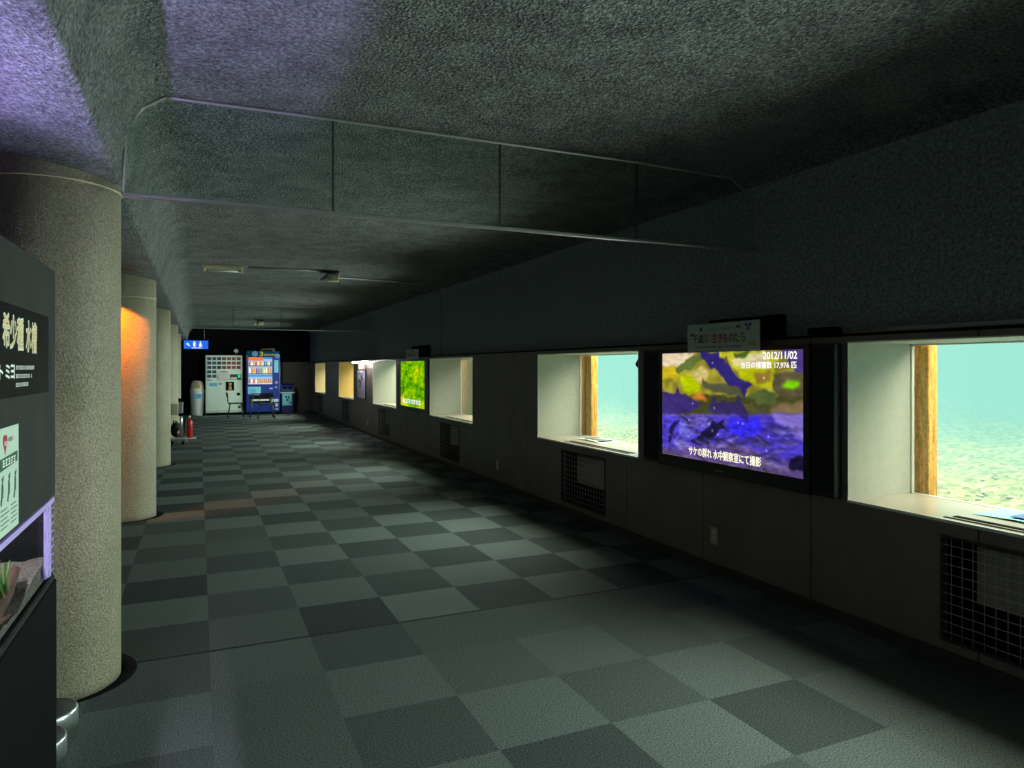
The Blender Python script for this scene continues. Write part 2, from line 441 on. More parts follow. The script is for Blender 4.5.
# the river behind the glass
RX1 = 8.0
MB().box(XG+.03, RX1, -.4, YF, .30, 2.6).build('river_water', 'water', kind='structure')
b = MB(); nx, ny = 50, 220
g = []
for i in range(nx+1):
    row = []
    for j in range(ny+1):
        x = XG+.04+(RX1-XG-.06)*i/nx; y = -.35+(YF-.1+.35)*j/ny; t = i/nx
        z = .58+.50*t**.8 + .018*math.sin(y*3.1+x*5)+.015*math.sin(y*7.3-x*9)+random.uniform(-.012, .012)
        row.append(b.b.verts.new((x, y, z)))
    g.append(row)
for i in range(nx):
    for j in range(ny):
        f = b._f([g[i][j], g[i+1][j], g[i+1][j+1], g[i][j+1]]); f.smooth = True
b.build('river_bed', 'bed', kind='structure')
b = MB()
for k in range(1500):
    x = random.uniform(XG+.1, XG+2.2); y = random.choice((random.uniform(-.2, 3), random.uniform(-.2, 3), random.uniform(4.5, 7), random.uniform(8.5, 11)))
    if x < 4.2 and any(abs(y-q) < .5 for q in (2.9, 6.8, 10.6)): continue
    t = (x-XG-.04)/(RX1-XG-.06); z = .58+.50*t**.8 + .018*math.sin(y*3.1+x*5)+.015*math.sin(y*7.3-x*9)+.008
    r = random.uniform(.006, .018); tb = bmesh.new(); bmesh.ops.create_icosphere(tb, subdivisions=1, radius=r)
    for f in tb.faces: f.smooth = True
    b.join(tb, Matrix.Translation((x, y, z)) @ Matrix.Rotation(random.uniform(0, 6), 4, 'Z') @ Matrix.Diagonal((1.3, .9, .5, 1)))
tag(b.build('river_pebbles', pbr('pale_pebbles', (.40, .39, .24), .6, var=.7, vscale=9)), 'pale rounded pebbles scattered over the river bed', 'pebbles', kind='stuff')
for i, (ya, yb, lab) in enumerate([(2.76, 2.95, 'mossy golden timber post behind the glass of the nearest window'),
                                   (6.64, 6.755, 'mossy golden timber post in the window left of the fish screen'),
                                   (10.25, 10.88, 'mossy golden timber post in the window beside the green screen')]):
    t = thing('timber_post', lab, 'post', (3.97, (ya+yb)/2, .55), 'timber posts in the river'); dx = (0, 0, .06)[i]
    MB().box(3.92+dx, 4.0+dx, ya, yb, .50, 2.3, .008, 2).build('post', 'timber', t)
    if i:
        MB().box(3.92+dx, 3.98+dx, yb+.035, yb+.14, .50, 2.3, .006).build('side_plank', 'timber', t)
        MB().box(4.0+dx, 4.012+dx, yb-.03, yb+.14, .50, 2.3).build('gap_dark_sheet', 'black', t)  # black sheet added so the gap between the timbers stays dark

# ------------------------------------------------------------------ pillars
PY = [3.83, 7.80, 11.77, 15.74, 19.71]
PNAME = ['nearest the camera, beside the black tank board', 'second from the camera, lit orange near its top', 'third from the camera', 'fourth from the camera, with a beige box', 'fifth from the camera, farthest of the row']
for i, y in enumerate(PY):
    px = (-.622, -.668, -.67, -.665, -.70)[i]
    p = structure('pillar' if i == 0 else 'pillar.%03d' % i, 'round pebbled beige pillar ' + PNAME[i], 'pillar', (px, y, 0))
    p['group'] = 'row of round pillars'
    MB().lathe([(.28, 0), (.28, .04), (.28, 1.2), (.28, 2.44)], px, y, 64).build('shaft', 'pillar', p)
    zz = 2.285 if i == 0 else 2.14
    MB().tube([(px+.283*math.cos(a), y+.283*math.sin(a), zz) for a in [2*PI*k/48 for k in range(49)]], .0035, 6, cap=False).build('wire_band', 'cream', p)
    MB().lathe([(.27, .0015), (.325, .004), (.327, .0015)], px+.02, y+.03, 48).build('base_ring', 'black', p)

# ------------------------------------------------------------------ smoke barriers
def barrier(y, label, zt=2.72):
    xs = [-.305, .618, 1.536, 2.445, 3.39]
    t = thing('smoke_barrier', label, 'smoke barrier', (1.5, y, 2.24), 'glass smoke barriers under the ceiling')
    for a, c in zip(xs, xs[1:]):
        top = [(c-.004, zt-.005), (a+.004, zt-.005)]
        if a < 0: top = [(c-.004, zt-.005), (-.12, zt-.01), (-.22, zt-.08), (-.29, zt-.19)]; a0 = -.30
        else: a0 = a+.004
        if c > 3: top = [(3.385, 2.57), (3.17, zt-.01), (a+.004, zt-.005)]; c = 3.39
        MB().prism([(a0, 2.245), (c-.004, 2.245)] + top, 'y', y-.003, y+.003).build('glass_panel', 'barrier', t)
    MB().box(-.31, 3.39, y-.014, y+.014, 2.232, 2.250, .003).build('bottom_rail', 'alu', t)
    MB().tube([(-.315, y-.01, 2.25), (-.30, y-.01, 2.55), (-.23, y-.01, 2.645), (-.14, y-.01, 2.705), (.6, y-.01, 2.712), (2.4, y-.01, 2.715), (3.17, y-.01, 2.70), (3.37, y-.01, 2.57), (3.385, y-.01, 2.25)], .007, 6, smooth=False).build('top_rail', 'grey', t)
    for x in xs[1:-1]: MB().box(x-.005, x+.005, y-.006, y+.006, 2.25, zt-.01).build('joint_strip', 'dark', t)
barrier(3.6, 'clear glass smoke barrier with metal rail hanging by the nearest pillar')
barrier(15.0, 'clear glass smoke barrier hanging far down the corridor, before the vending machines')

# ------------------------------------------------------------------ ceiling lamps and conduit
t = thing('ceiling_lamp', 'cream tube lamp batten on the ceiling, left of the conduit', 'lamp', (.27, 9.3, 2.72))
MB().box(.03, .50, 9.265, 9.335, 2.675, 2.722, .006).build('lamp_body', 'cream', t)
for x in (.055, .475): MB().box(x-.018, x+.018, 9.27, 9.33, 2.64, 2.68, .004).build('lamp_holder', 'cream', t)
MB().tube([(.06, 9.3, 2.655), (.47, 9.3, 2.655)], .013, 10).build('lamp_tube', 'white', t)
def emergency(loc, label):
    x, y, z = loc
    t = thing('emergency_light', label, 'lamp', (x, y, 2.73), 'emergency lights on the ceiling')
    MB().box(x-.11, x+.12, y-.06, y+.06, 2.70, 2.732, .006).build('base_plate', 'dark', t)
    h = MB(); h.prism([(x-.12, 2.59), (x-.085, 2.60), (x+.0, 2.655), (x+.10, 2.665), (x+.10, 2.70), (x-.03, 2.70), (x-.12, 2.62)], 'y', y-.012, y+.012)
    h.build('bracket', 'grey', t)
    h = MB(); h.box(x-.035, x+.115, y-.075, y-.014, 2.585, 2.685, .018, 3); k = h.build('housing', 'cream', t)
    MB().lathe([(.03, 0), (.034, .006), (.026, .012)], 0, 0, 20)
    q = MB(); q.tube([(x+.04, y-.075, 2.63), (x+.04, y-.086, 2.63)], .03, 16); q.build('lens', 'white', k)
emergency((1.56, 9.35, 0), 'cream emergency light on the ceiling, on the conduit near the tube lamp')
emergency((1.45, 19.5, 0), 'small emergency light on the ceiling before the vending machines')
c = MB(); c.tube([(.56, 9.3, 2.715), (1.0, 9.3, 2.718), (1.48, 9.33, 2.718)], .009, 8)
tag(rebase(c.build('conduit', 'grey'), (1, 9.3, 2.72)), 'thin grey conduit between tube lamp and emergency light', 'conduit')
c = MB(); pts = [(1.62, 9.47, 2.715), (1.72, 9.9, 2.722), (2.4, 9.95, 2.718), (3.10, 10.0, 2.70)]
for k in range(1, 7):
    a = PI/2*k/6; pts.append((3.10+.30*math.sin(a), 10.1+.2*k/6, 2.49+.21*math.cos(a)))
pts += [(3.405, 10.32, 2.1), (3.405, 10.34, 1.66)]
c.tube(pts, .011, 8)
tag(rebase(c.build('conduit', 'grey'), (2.4, 9.95, 2.72)), 'bent grey conduit from ceiling light down the right wall', 'conduit')

# ------------------------------------------------------------------ mesh grilles under the windows
GL = ['under the nearest window', 'under the window left of the fish screen', 'under the window beside the green screen', 'left of the green screen, under the fourth window', 'under the amber window', 'under the farthest window']
for i, (g1, g0) in enumerate(GY):
    t = thing('vent_grille', 'black wire mesh vent grille ' + GL[i], 'vent grille', (XW, (g0+g1)/2, GZ0), 'vent grilles under the windows')
    b = MB(); T = .012
    b.box(XW-.006, XW+.02, g0, g0+T, GZ0, GZ1); b.box(XW-.006, XW+.02, g1-T, g1, GZ0, GZ1); b.box(XW-.006, XW+.02, g0+T, g1-T, GZ1-T, GZ1); b.box(XW-.006, XW+.02, g0+T, g1-T, GZ0, GZ0+T)
    b.build('grille_frame', 'dark', t)
    b = MB(); n = 16
    for k in range(1, n): y = g0+(g1-g0)*k/n; b.tube([(XW+.004, y, GZ0+.005), (XW+.004, y, GZ1-.005)], .0018, 5)
    for k in range(1, 11): z = GZ0+(GZ1-GZ0)*k/11; b.tube([(XW, g0+.005, z), (XW, g1-.005, z)], .0022, 5)
    b.build('wire_mesh', 'wire', t)
    b = MB(); X2 = XW+.27
    b.box(X2, X2+.01, g0, g1, GZ0, GZ1); b.box(XW+.05, X2, g1, g1+.01, GZ0, GZ1); b.box(XW+.05, X2, g0-.01, g0, GZ0, GZ1); b.box(XW+.05, X2, g0, g1, GZ0-.01, GZ0); b.box(XW+.05, X2, g0, g1, GZ1, GZ1+.01)
    b.build('duct_box', 'black', t)
    b = MB(); b.box(XW+.12, XW+.14, g0+.04, g1-.10, GZ0+.19, GZ1-.05, .004); b.build('filter', pbr('grey_filter', (.36, .32, .27), .8, var=.15, vscale=30, bump=.4, bscale=90), t)
for y, lab in [(3.97, 'white outlet plate low on the wall under the fish screen'), (7.94, 'white outlet plate low on the wall beyond the second window'), (15.2, 'white outlet plate low on the wall far down, below the poster')]:
    t = thing('wall_outlet', lab, 'wall outlet', (XW, y, .265), 'outlet plates on the right wall')
    MB().box(XW-.008, XW, y-.036, y+.036, .205, .322, .003, 2).build('cover_plate', 'cream', t)
    for dz in (.235, .275): MB().box(XW-.010, XW-.0075, y-.016, y+.016, dz, dz+.022, .001).build('socket', 'white', t)

# ------------------------------------------------------------------ the fish television
POLYS=[
 ((225,205,170),[(0,0),(.292,.004),(.173,.117),(.032,.137),(0,.137)]),
 ((215,195,120),[(.203,.205),(.334,.132),(.39,.174),(.341,.285),(.232,.273)]),
 ((200,178,30),[(0,.137),(.127,.135),(.142,.251),(-.001,.256)]),
 ((185,205,5),[(.15,.215),(.247,.203),(.327,.303),(.283,.392),(.187,.363)]),
 ((195,195,40),[(.451,.007),(.721,.003),(.879,.065),(.79,.141),(.624,.192),(.523,.097)]),
 ((225,212,165),[(.549,.065),(.673,.033),(.767,.011),(.802,.11),(.697,.143),(.562,.113)]),
 ((190,195,15),[(.612,.152),(.835,.125),(.829,.307),(.697,.284),(.6,.225)]),
 ((135,108,48),[(.697,.182),(.813,.171),(.813,.262),(.721,.275)]),
 ((75,58,125),[(.868,-.001),(1,0),(1,.181),(.954,.197),(.901,.08)]),
 ((95,85,60),[(.824,.186),(1,.181),(1,.383),(.879,.408),(.824,.322)]),
 ((130,222,10),[(.868,.297),(.901,.25),(.974,.232),(.969,.276),(.933,.315)]),
 ((95,112,50),[(.119,.145),(.248,.038),(.355,.007),(.331,.085),(.248,.151),(.139,.206)]),
 ((80,105,40),[(.562,.024),(.697,-.001),(.649,.049),(.587,.061)]),
 ((70,72,36),[(-.001,.412),(1,.369),(1,.502),(-.002,.611)]),
 ((125,104,72),[(.813,.445),(1,.405),(1,.502),(.801,.525)]),
 ((82,84,58),[(.331,.243),(.39,.291),(.549,.275),(.624,.307),(.673,.34),(.624,.386),(.43,.368),(.348,.328)]),
 ((85,102,52),[(.649,.381),(.767,.311),(.852,.358),(.835,.443),(.721,.438)]),
 ((200,120,40),[(.24,.412),(.312,.381),(.389,.435),(.29,.443)]),
 ((58,44,112),[(-.001,.394),(.111,.386),(.126,.31),(.151,.387),(.247,.42),(.336,.482),(.269,.54),(.141,.589),(-.002,.611)]),
 ((54,44,96),[(.382,.515),(.41,.465),(.424,.39),(.457,.445),(.574,.435),(.599,.382),(.627,.436),(.70,.455),(.79,.487),(.74,.53),(.60,.552),(.43,.558)]),
 ((80,78,40),[(.636,.438),(.721,.453),(.792,.489),(.767,.529),(.685,.539),(.649,.492)]),
 ((48,38,118),[(.32,.005),(.451,.007),(.523,.097),(.587,.209),(.649,.27),(.687,.284),(.667,.32),(.641,.401),(.622,.316),(.536,.292),(.471,.196),(.376,.115),(.337,.061)]),
 ((100,70,50),[(.495,.056),(.524,.04),(.53,.097),(.504,.089)]),
 ((74,60,188),[(-.002,.611),(1,.501),(1,1.001),(0,1.002)]),
 ((52,44,228),[(.548,.584),(.72,.547),(.767,.665),(.624,.75),(.535,.699)]),
 ((128,110,200),[(.813,.524),(1,.502),(1,.717),(.922,.641),(.835,.579)]),
 ((105,100,205),[(.156,.667),(.246,.621),(.29,.719),(.231,.815),(.14,.794)]),
 ((120,108,190),[(.094,.846),(.201,.837),(.289,.891),(.246,.961),(.125,.922)]),
 ((98,84,175),[(.217,.607),(.389,.578),(.443,.63),(.333,.712),(.217,.694)]),
 ((60,52,150),[(.574,.766),(.72,.703),(.812,.749),(.72,.804),(.586,.821)]),
 ((34,28,78),[(.043,.86),(.078,.713),(.164,.604),(.113,.727),(.065,.887)]),
 ((28,24,58),[(.25,.84),(.33,.74),(.41,.665),(.415,.60),(.45,.645),(.51,.605),(.49,.66),(.55,.70),(.47,.69),(.425,.79),(.36,.85),(.30,.862)]),
 ((45,36,110),[(.60,.545),(.68,.535),(.67,.60),(.645,.585)]),
 ((92,72,128),[(0,.945),(.14,.937),(.429,.832),(.548,.787),(.72,.828),(.879,.873),(1,.927),(1,1.001),(0,1.002)]),
 ((120,100,150),[(.648,.873),(.824,.899),(.943,.977),(.72,.952)]),
 ((24,20,50),[(.916,.939),(.932,.861),(.979,.822),(1,.833),(1,.906),(.974,.955)]),
 ((150,130,210),[(.443,.83),(.548,.762),(.574,.782),(.456,.877)]),
]
DOTS=[(.43,.506),(.416,.714),(.599,.617),(.63,.621),(.795,.706),(.784,.823),(.261,.48),(.767,.226),(.417,.098),(.389,.654),(.457,.744),(.232,.64)]
def paint(w, h):
    rs = np.random.RandomState(3)
    S, T = np.meshgrid((np.arange(w)+.5)/w, (np.arange(h)+.5)/h)
    def vn(n, m):
        g = rs.rand(m+2, n+2); a = S*n; c = T*m; i = a.astype(int); j = c.astype(int); u = a-i; v = c-j
        u = u*u*(3-2*u); v = v*v*(3-2*v)
        return (g[j, i]*(1-u)+g[j, i+1]*u)*(1-v)+(g[j+1, i]*(1-u)+g[j+1, i+1]*u)*v
    img = np.ones((h, w, 3))*np.array([150, 140, 45.])
    nz = vn(26, 16); img = img*(.75+.5*nz[..., None])
    dx, dy = (vn(30, 18)-.5)*.022, (vn(30, 18)-.5)*.03
    for col, p in POLYS:
        a, c = S+dx, T+dy; ins = np.zeros((h, w), bool); n = len(p)
        a, c = np.clip(a, .002, .998), np.clip(c, .002, .998)
        for k in range(n):
            (x1, y1), (x2, y2) = p[k], p[(k+1) % n]
            if y1 == y2: continue
            cr = ((y1 > c) != (y2 > c)) & (a < (x2-x1)*(c-y1)/(y2-y1)+x1); ins ^= cr
        al = ins.astype(float)
        fish = sum(col) < 290
        for k in range(2 if fish else 12):
            q = np.pad(al, 1, mode='edge'); al = (al*2+q[:-2, 1:-1]+q[2:, 1:-1]+q[1:-1, :-2]+q[1:-1, 2:])/6
        tex = .82+.36*(.5*vn(34, 60)+.5*vn(12, 9))
        img = img*(1-al[..., None]) + np.array(col)*tex[..., None]*al[..., None]
    for k in range(26):                         # many small salmon in the violet shallows
        cx, cy = rs.uniform(.05, .97), rs.uniform(.62, .93); an = rs.uniform(-.5, .5); L = rs.uniform(.03, .075)
        u = ((S-cx)*math.cos(an)+(T-cy)*.56*math.sin(an))/L; v = (-(S-cx)*math.sin(an)+(T-cy)*.56*math.cos(an))/(L*.26)
        e = np.clip((1-(u*u+v*v))*2.2, 0, 1)*.75
        dk, lt = (np.array([40, 32, 95.]), np.array([120, 110, 205.])) if k % 3 else (np.array([28, 24, 60.]), np.array([90, 80, 150.]))
        sh = np.clip(.5+.6*v, 0, 1)[..., None]; img = img*(1-e[..., None])+(dk*(1-sh)+lt*sh)*e[..., None]
    low = np.clip((T-.56)/.05, 0, 1)
    rip = .6*vn(44, 70)+.4*vn(16, 24)
    img = img*(1+low[..., None]*(rip[..., None]-.5)*.8)
    for (a, c) in DOTS:
        d = ((S-a)*1.78)**2+(T-c)**2
        img += 170*np.exp(-d/.00006)[..., None]
    for k in range(2):
        img = (img*2+np.roll(img, 1, 0)+np.roll(img, -1, 0)+np.roll(img, 1, 1)+np.roll(img, -1, 1))/6
    img = np.clip(img, 0, 255)/255
    return np.where(img <= .04045, img/12.92, ((img+.055)/1.055)**2.4)

def screen_picture(name, y_l, y_r, zt, zb, x, parent):
    w, h = 320, 180; pic = paint(w, h)
    base = WL[parent.name]
    vs = [(x-base.x, y_l+(y_r-y_l)*i/w-base.y, zt+(zb-zt)*j/h-base.z) for j in range(h+1) for i in range(w+1)]
    fs = [(j*(w+1)+i, (j+1)*(w+1)+i, (j+1)*(w+1)+i+1, j*(w+1)+i+1) for j in range(h) for i in range(w)]
    me = bpy.data.meshes.new(name); me.from_pydata(vs, [], fs)
    ca = me.color_attributes.new('picture', 'FLOAT_COLOR', 'CORNER')
    rgba = np.ones((h*w, 4), np.float32); rgba[:, :3] = pic.reshape(-1, 3)
    ca.data.foreach_set('color', np.repeat(rgba, 4, axis=0).ravel())
    me.materials.append(M['e_fish']); return link(name, me, parent)

xs = 3.29                                            # front of the screens
t = thing('tv', 'large black television showing purple salmon, nearest screen', 'television', (3.33, 3.81, .66), 'televisions on the right wall')
yl, yr, zt, zb = 4.497, 3.100, 1.572, .797
b = MB(); b.box(xs-.004, XW-.0005, yl, yl+.045, zb-.085, zt+.03); b.box(xs-.004, XW-.0005, yr-.045, yr, zb-.085, zt+.03); b.box(xs-.004, XW-.0005, yr, yl, zt, zt+.03); b.box(xs-.004, XW-.0005, yr, yl, zb-.085, zb)
b.box(xs+.01, XW-.0005, yr, yl, zb, zt); b.build('bezel', 'tvbez', t)
sc = screen_picture('screen', yl, yr, zt, zb, xs+.004, t)
W, Hh = yl-yr, zt-zb
def on_screen(name, body, mat, s0, s1, t0, t1, bold):
    text(name, body, mat, (xs+.003, yl-s0*W, zt-t1*Hh), *WX, (s1-s0)*W, (t1-t0)*Hh, sc, bold, .001)
on_screen('lettering', '2012/11/02', 'e_text', .765, .963, .014, .072, .025)
on_screen('lettering', '当日の捕獲数 17,976 匹', 'e_text', .62, .96, .092, .150, .022)
on_screen('lettering', 'サケの群れ 水中観察室にて撮影', 'e_text_warm', .232, .75, .884, .966, .03)
text('maker_mark', 'Panasonic', 'alu', (xs-.0045, yl-.44*W, zb-.055), *WX, .09, .014, t, .0, .001)
for y0, y1 in ((yl+.047, yl+.27), (yr-.215, yr-.047)):
    s = MB().box(xs+.008, XW-.0005, y0, y1, zb-.085, zt+.03, .008, 2).build('speaker', 'tvbez', t)
    g = MB(); g.box(xs+.003, xs+.009, y0+.015, y1-.015, zb-.06, zt+.01); g.build('speaker_cloth', pbr('speaker_cloth', (.006, .007, .009), .9, bump=.4, bscale=300), s)

def caption_board(label, y_l, y_r, zb, zt, x, big):
    t = thing('caption_board', label, 'sign', (x, (y_l+y_r)/2, zb), 'caption boards above the screens')
    H_ = zt-zb; W_ = y_l-y_r
    MB().box(x, x+.012, y_r, y_l, zb, zt, .005, 2).build('board', 'mintpaper', t)
    o = x-.0005
    parts = [('千歳', 'slate', .10, .245), ('川', 'slate', .25, .30), ('の', 'yellowink', .31, .375), ('生きもの', 'redink', .38, .675), ('たち', 'greenink', .68, .83)]
    for body, m, a, c in parts:
        text('lettering', body, m, (o, y_l-a*W_, zb+.30*H_), *WX, (c-a)*W_, .33*H_, t, .03)
    if big: text('lettering', 'サケのふるさと 千歳水族館', 'slate', (o, y_l-.28*W_, zb+.72*H_), *WX, .36*W_, .12*H_, t, .0)
    else: tiny_print((o, y_l-.28*W_, zb+.72*H_), *WX, .36*W_, .12*H_, 'slate', t, 12)
    if big:
        tiny_print((o, y_l-.13*W_, zb+.12*H_), *WX, .68*W_, .07*H_, 'ink', t, 26)
        b = MB(); cy, cz = y_l-.215*W_, zb+.80*H_                 # round emblem
        b.lathe([(.012, 0), (.016, 0), (.016, .0008), (.012, .0008)], 0, 0, 20)
        for v in b.b.verts: v.co = Vector((o-.0002-v.co.z, cy+v.co.x, cz+v.co.y))
        b.build('emblem', 'slate', t)
        def fish(a, c, L, m, nm):
            b = MB(); yy, zz = y_l-a*W_, zb+c*H_
            out = [(-.5, 0), (-.3, .16), (0, .22), (.25, .1), (.5, .22), (.42, 0), (.5, -.22), (.25, -.1), (0, -.22), (-.3, -.16)]
            b.prism([(yy-p*L, zz+q*L) for p, q in out], 'x', o-.0008, o+.0002); b.build(nm, m, t)
        fish(.735, .82, .05, 'slate', 'fish_picture'); fish(.08, .62, .055, 'greenink', 'fish_picture'); fish(.91, .22, .07, 'yellowink', 'fish_picture')
        b = MB(); yy, zz = y_l-.865*W_, zb+.80*H_             # blue leaf-like emblem
        for dy in (-.018, .018):
            b.prism([(yy+dy+.014*math.cos(k*PI/4), zz+.012+.014*math.sin(k*PI/4)) for k in range(8)], 'x', o-.0008, o+.0002)
        b.prism([(yy+.016*math.cos(k*PI/5), zz-.012+.012*math.sin(k*PI/5)) for k in range(10)], 'x', o-.0008, o+.0002)
        b.build('emblem', 'blueink', t)
    return t
caption_board('white caption board with coloured lettering above the fish screen', 4.165, 3.443, 1.577, 1.772, 3.272, True)
caption_board('small white caption board above the green screen', 12.05, 11.29, 1.606, 1.778, 3.335, False)
MB_ = MB().box(3.345, 3.41, 3.35, 4.02, 1.656, 1.80, .006)
tag(rebase(MB_.build('junction_box', 'black'), (3.38, 3.7, 1.656)), 'flat black box on the wall behind the coloured caption board', 'box')
b = MB().box(3.35, 3.41, 10.86, 11.75, 1.656, 1.83, .006)
tag(rebase(b.build('junction_box', 'black'), (3.38, 11.3, 1.656)), 'black box on the wall above the green screen', 'box')
b = MB().box(3.335, 3.415, 2.93, 3.12, 1.656, 1.698, .008)
tag(rebase(b.build('junction_box', 'black'), (3.38, 3.02, 1.656)), 'small black box on the ledge right of the fish screen', 'box')
c = MB(); c.tube([(3.39, 3.335, 1.775), (3.39, 3.29, 1.74), (3.385, 3.22, 1.70), (3.37, 3.15, 1.71), (3.355, 3.02, 1.712), (3.365, 2.90, 1.71), (3.375, 2.87, 1.672)], .005, 6)
tag(rebase(c.build('cable', 'grey'), (3.39, 3.3, 1.66)), 'thin grey cable trailing from caption board along the ledge', 'cable')
b = MB().box(3.362, 3.40, .7, 2.60, 1.656, 1.682, .003)
tag(rebase(b.build('blind_rail', 'grey'), (3.38, 1.7, 1.656)), 'long grey rail lying on the ledge above the nearest window', 'rail')
b = MB(); b.box(3.362, 3.40, 2.60, 2.86, 1.656, 1.664, .002)
tag(rebase(b.build('wood_strip', 'tan'), (3.38, 2.7, 1.656)), 'thin brown wooden strip at the near end of the grey rail', 'strip')

# green television
t = thing('tv', 'black television showing bright green water weed', 'television', (3.34, 11.6, .70), 'televisions on the right wall')
xs2 = 3.335; yl, yr, zt, zb = 12.40, 10.925, 1.575, .79
b = MB(); b.box(xs2-.004, XW-.0005, yl, yl+.19, zb-.06, zt+.03); b.box(xs2-.004, XW-.0005, yr-.165, yr, zb-.06, zt+.03); b.box(xs2-.004, XW-.0005, yr, yl, zt, zt+.03); b.box(xs2-.004, XW-.0005, yr, yl, zb-.06, zb); b.box(xs2+.01, XW-.0005, yr, yl, zb, zt)
b.build('bezel', 'tvbez', t)
s = MB().box(xs2+.003, xs2+.006, yr, yl, zb, zt).build('screen', 'e_leaf', t)
tiny_print((xs2+.002, yl-.13, zb+.055), *WX, 1.12, .075, 'e_text', s, 11)
b = MB(); b.box(xs2+.001, xs2+.003, yl-.11, yl-.01, zb+.06, zb+.16); b.build('yellow_badge', emit('orange_badge', (1, .5, .05), .9), s)

# leaflets on the sills
def leaflet(x0, x1, y0, y1, label, blue):
    b = MB(); n = 8
    for k in range(n):
        a, c = y0+(y1-y0)*k/n, y0+(y1-y0)*(k+1)/n
        za, zc = Z0+.004+.012*math.sin(PI*k/n), Z0+.004+.012*math.sin(PI*(k+1)/n)
        b.quad((x0, a, za), (x1, a, za+.004), (x1, c, zc+.004), (x0, c, zc))
    t = thing('leaflet', label, 'leaflet', ((x0+x1)/2, (y0+y1)/2, Z0), 'leaflets on the window sills')
    p = b.build('sheet', 'cyanlabel' if blue else 'paper', t)
    md = p.modifiers.new('thickness', 'SOLIDIFY'); md.thickness = .0015
    for k in range(3):
        a = y0+.05+(y1-y0-.1)*k/3; MB().box(x0+.03, x1-.03, a, a+(y1-y0)/6, Z0+.0205, Z0+.0225).build('print_block', 'blueink' if blue else 'slate', t)
leaflet(3.60, 3.84, 1.45, 2.30, 'blue and white leaflet lying on the nearest window sill', True)
leaflet(3.62, 3.84, 5.95, 6.45, 'white leaflet on the sill of the window left of the fish screen', False)

# small black spot lamps at the window corners
def spot(y, z, label):
    x = XW+.10
    t = thing('spot_lamp', label, 'lamp', (x, y, Z1), 'clip spot lamps in the windows')
    MB().tube([(x, y, Z1), (x, y, z+.03)], .008, 8).build('stem', 'black', t)
    b = MB(); b.tube([(x-.02, y-.05, z+.03), (x, y, z+.01), (x+.03, y+.07, z-.03)], .022, 12, .038); b.build('lamp_head', 'black', t)
spot(5.02, 1.52, 'black spot lamp in the top corner of the second window')
spot(16.95, 1.50, 'black spot lamp in the top corner of the amber window')
spot(21.05, 1.50, 'black spot lamp in the top corner of the farthest window')

# lit poster between the fourth and fifth windows
t = thing('poster', 'pale lilac poster under white tube lamps', 'poster', (XW, 15.8, .77))
MB().box(3.34, 3.358, 15.36, 16.22, .765, 1.415, .003).build('poster_board', 'black', t)
MB().box(3.336, 3.34, 15.40, 16.20, .78, 1.405).build('printed_sheet', pbr('lilac_print', (.55, .50, .62), .7, var=.25, vscale=9), t)
b = MB()
for k, (a, c) in enumerate([(.25, .62), (.45, .58), (.62, .70), (.38, .45), (.55, .78)]):
    yy, zz = 16.20-.8*a, .78+.62*c
    b.prism([(yy+.07*math.cos(q*PI/5)*(1+.3*(q % 2)), zz+.05*math.sin(q*PI/5)) for q in range(10)], 'x', 3.3345, 3.3362)
b.build('leaf_picture', 'green', t)
tiny_print((3.3355, 16.1, 1.30), *WX, .55, .06, 'blueink', t, 5)
t = thing('picture_lamp', 'bright white tube lamp above the lilac poster, on a pink bracket', 'lamp', (3.33, 15.6, 1.56))
MB().box(3.33, 3.358, 15.45, 16.05, 1.42, 1.60, .01).build('bracket', pbr('pale_pink_wood', (.65, .42, .34), .6, var=.06), t)
MB().box(3.18, 3.358, 14.50, 16.10, 1.605, 1.632, .004).build('lamp_hood', 'grey', t)
for y0, y1 in ((14.55, 15.35), (15.60, 16.05)): MB().tube([(3.205, y0, 1.585), (3.205, y1, 1.585)], .016, 12).build('lamp_tube', 'e_white', t)

# ------------------------------------------------------------------ left: black board, tank, signs
XP, YE = -.47, 2.985
t = thing('display_board', 'tall ribbed black board housing the fish tank, left edge', 'display board', (XP-.02, 2.0, 0))
MB().box(XP-.03, XP, .2, YE-.035, 1.008, 1.805).build('upper_board', 'board', t)
MB().box(XP-.55, XP, .2, YE, 0, .70, .004).build('lower_cabinet', 'black', t)
MB().tube([(XP-.012, YE-.035, 1.008), (XP-.012, YE-.035, 1.805)], .013, 10).build('edge_trim', 'dark', t)
MB().box(XP-.03, XP-.002, .2, YE-.02, .70, .722, .006).build('foam_strip', 'sponge', t)
MB().box(XP-.55, XP-.03, YE-.03, YE, .70, .99).build('end_board', 'black', t)
# fish tank
t = thing('fish_tank', 'small lilac edged fish tank set in the black board', 'fish tank', (XP-.25, 2.0, .723))
ty0, ty1, tx0, tx1, tz0, tz1 = .6, YE-.035, XP-.46, XP-.006, .724, 1.0
b = MB(); b.box(tx1-.008, tx1, ty0, ty1, tz0, tz1); b.box(tx0, tx1-.008, ty1-.008, ty1, tz0, tz1); b.build('glass', 'tank_glass', t)
MB().box(tx0-.01, tx0, ty0, ty1, tz0, tz1).build('back_board', 'tankback', t)
MB().box(tx0, tx1, ty0, ty1, tz0-.001, tz0+.006).build('tank_floor', 'black', t)
b = MB(); b.box(tx1-.004, tx1+.004, ty0, ty1, tz1-.018, tz1); b.box(tx1-.004, tx1+.004, ty1-.14, ty1-.105, tz0+.02, tz1-.018); b.build('inner_rim', 'lilac', t)
b = MB(); b.box(tx1-.004, tx1+.003, ty1-.085, ty1-.05, tz0+.01, tz1-.018)
for k in range(9): b.box(tx1+.003, tx1+.006, ty1-.105, ty1-.02, tz0+.025+k*.027, tz0+.029+k*.027)
b.build('perforated_rim', 'lilac', t)
b = MB(); n = 24                               # gravel heap
gr = []
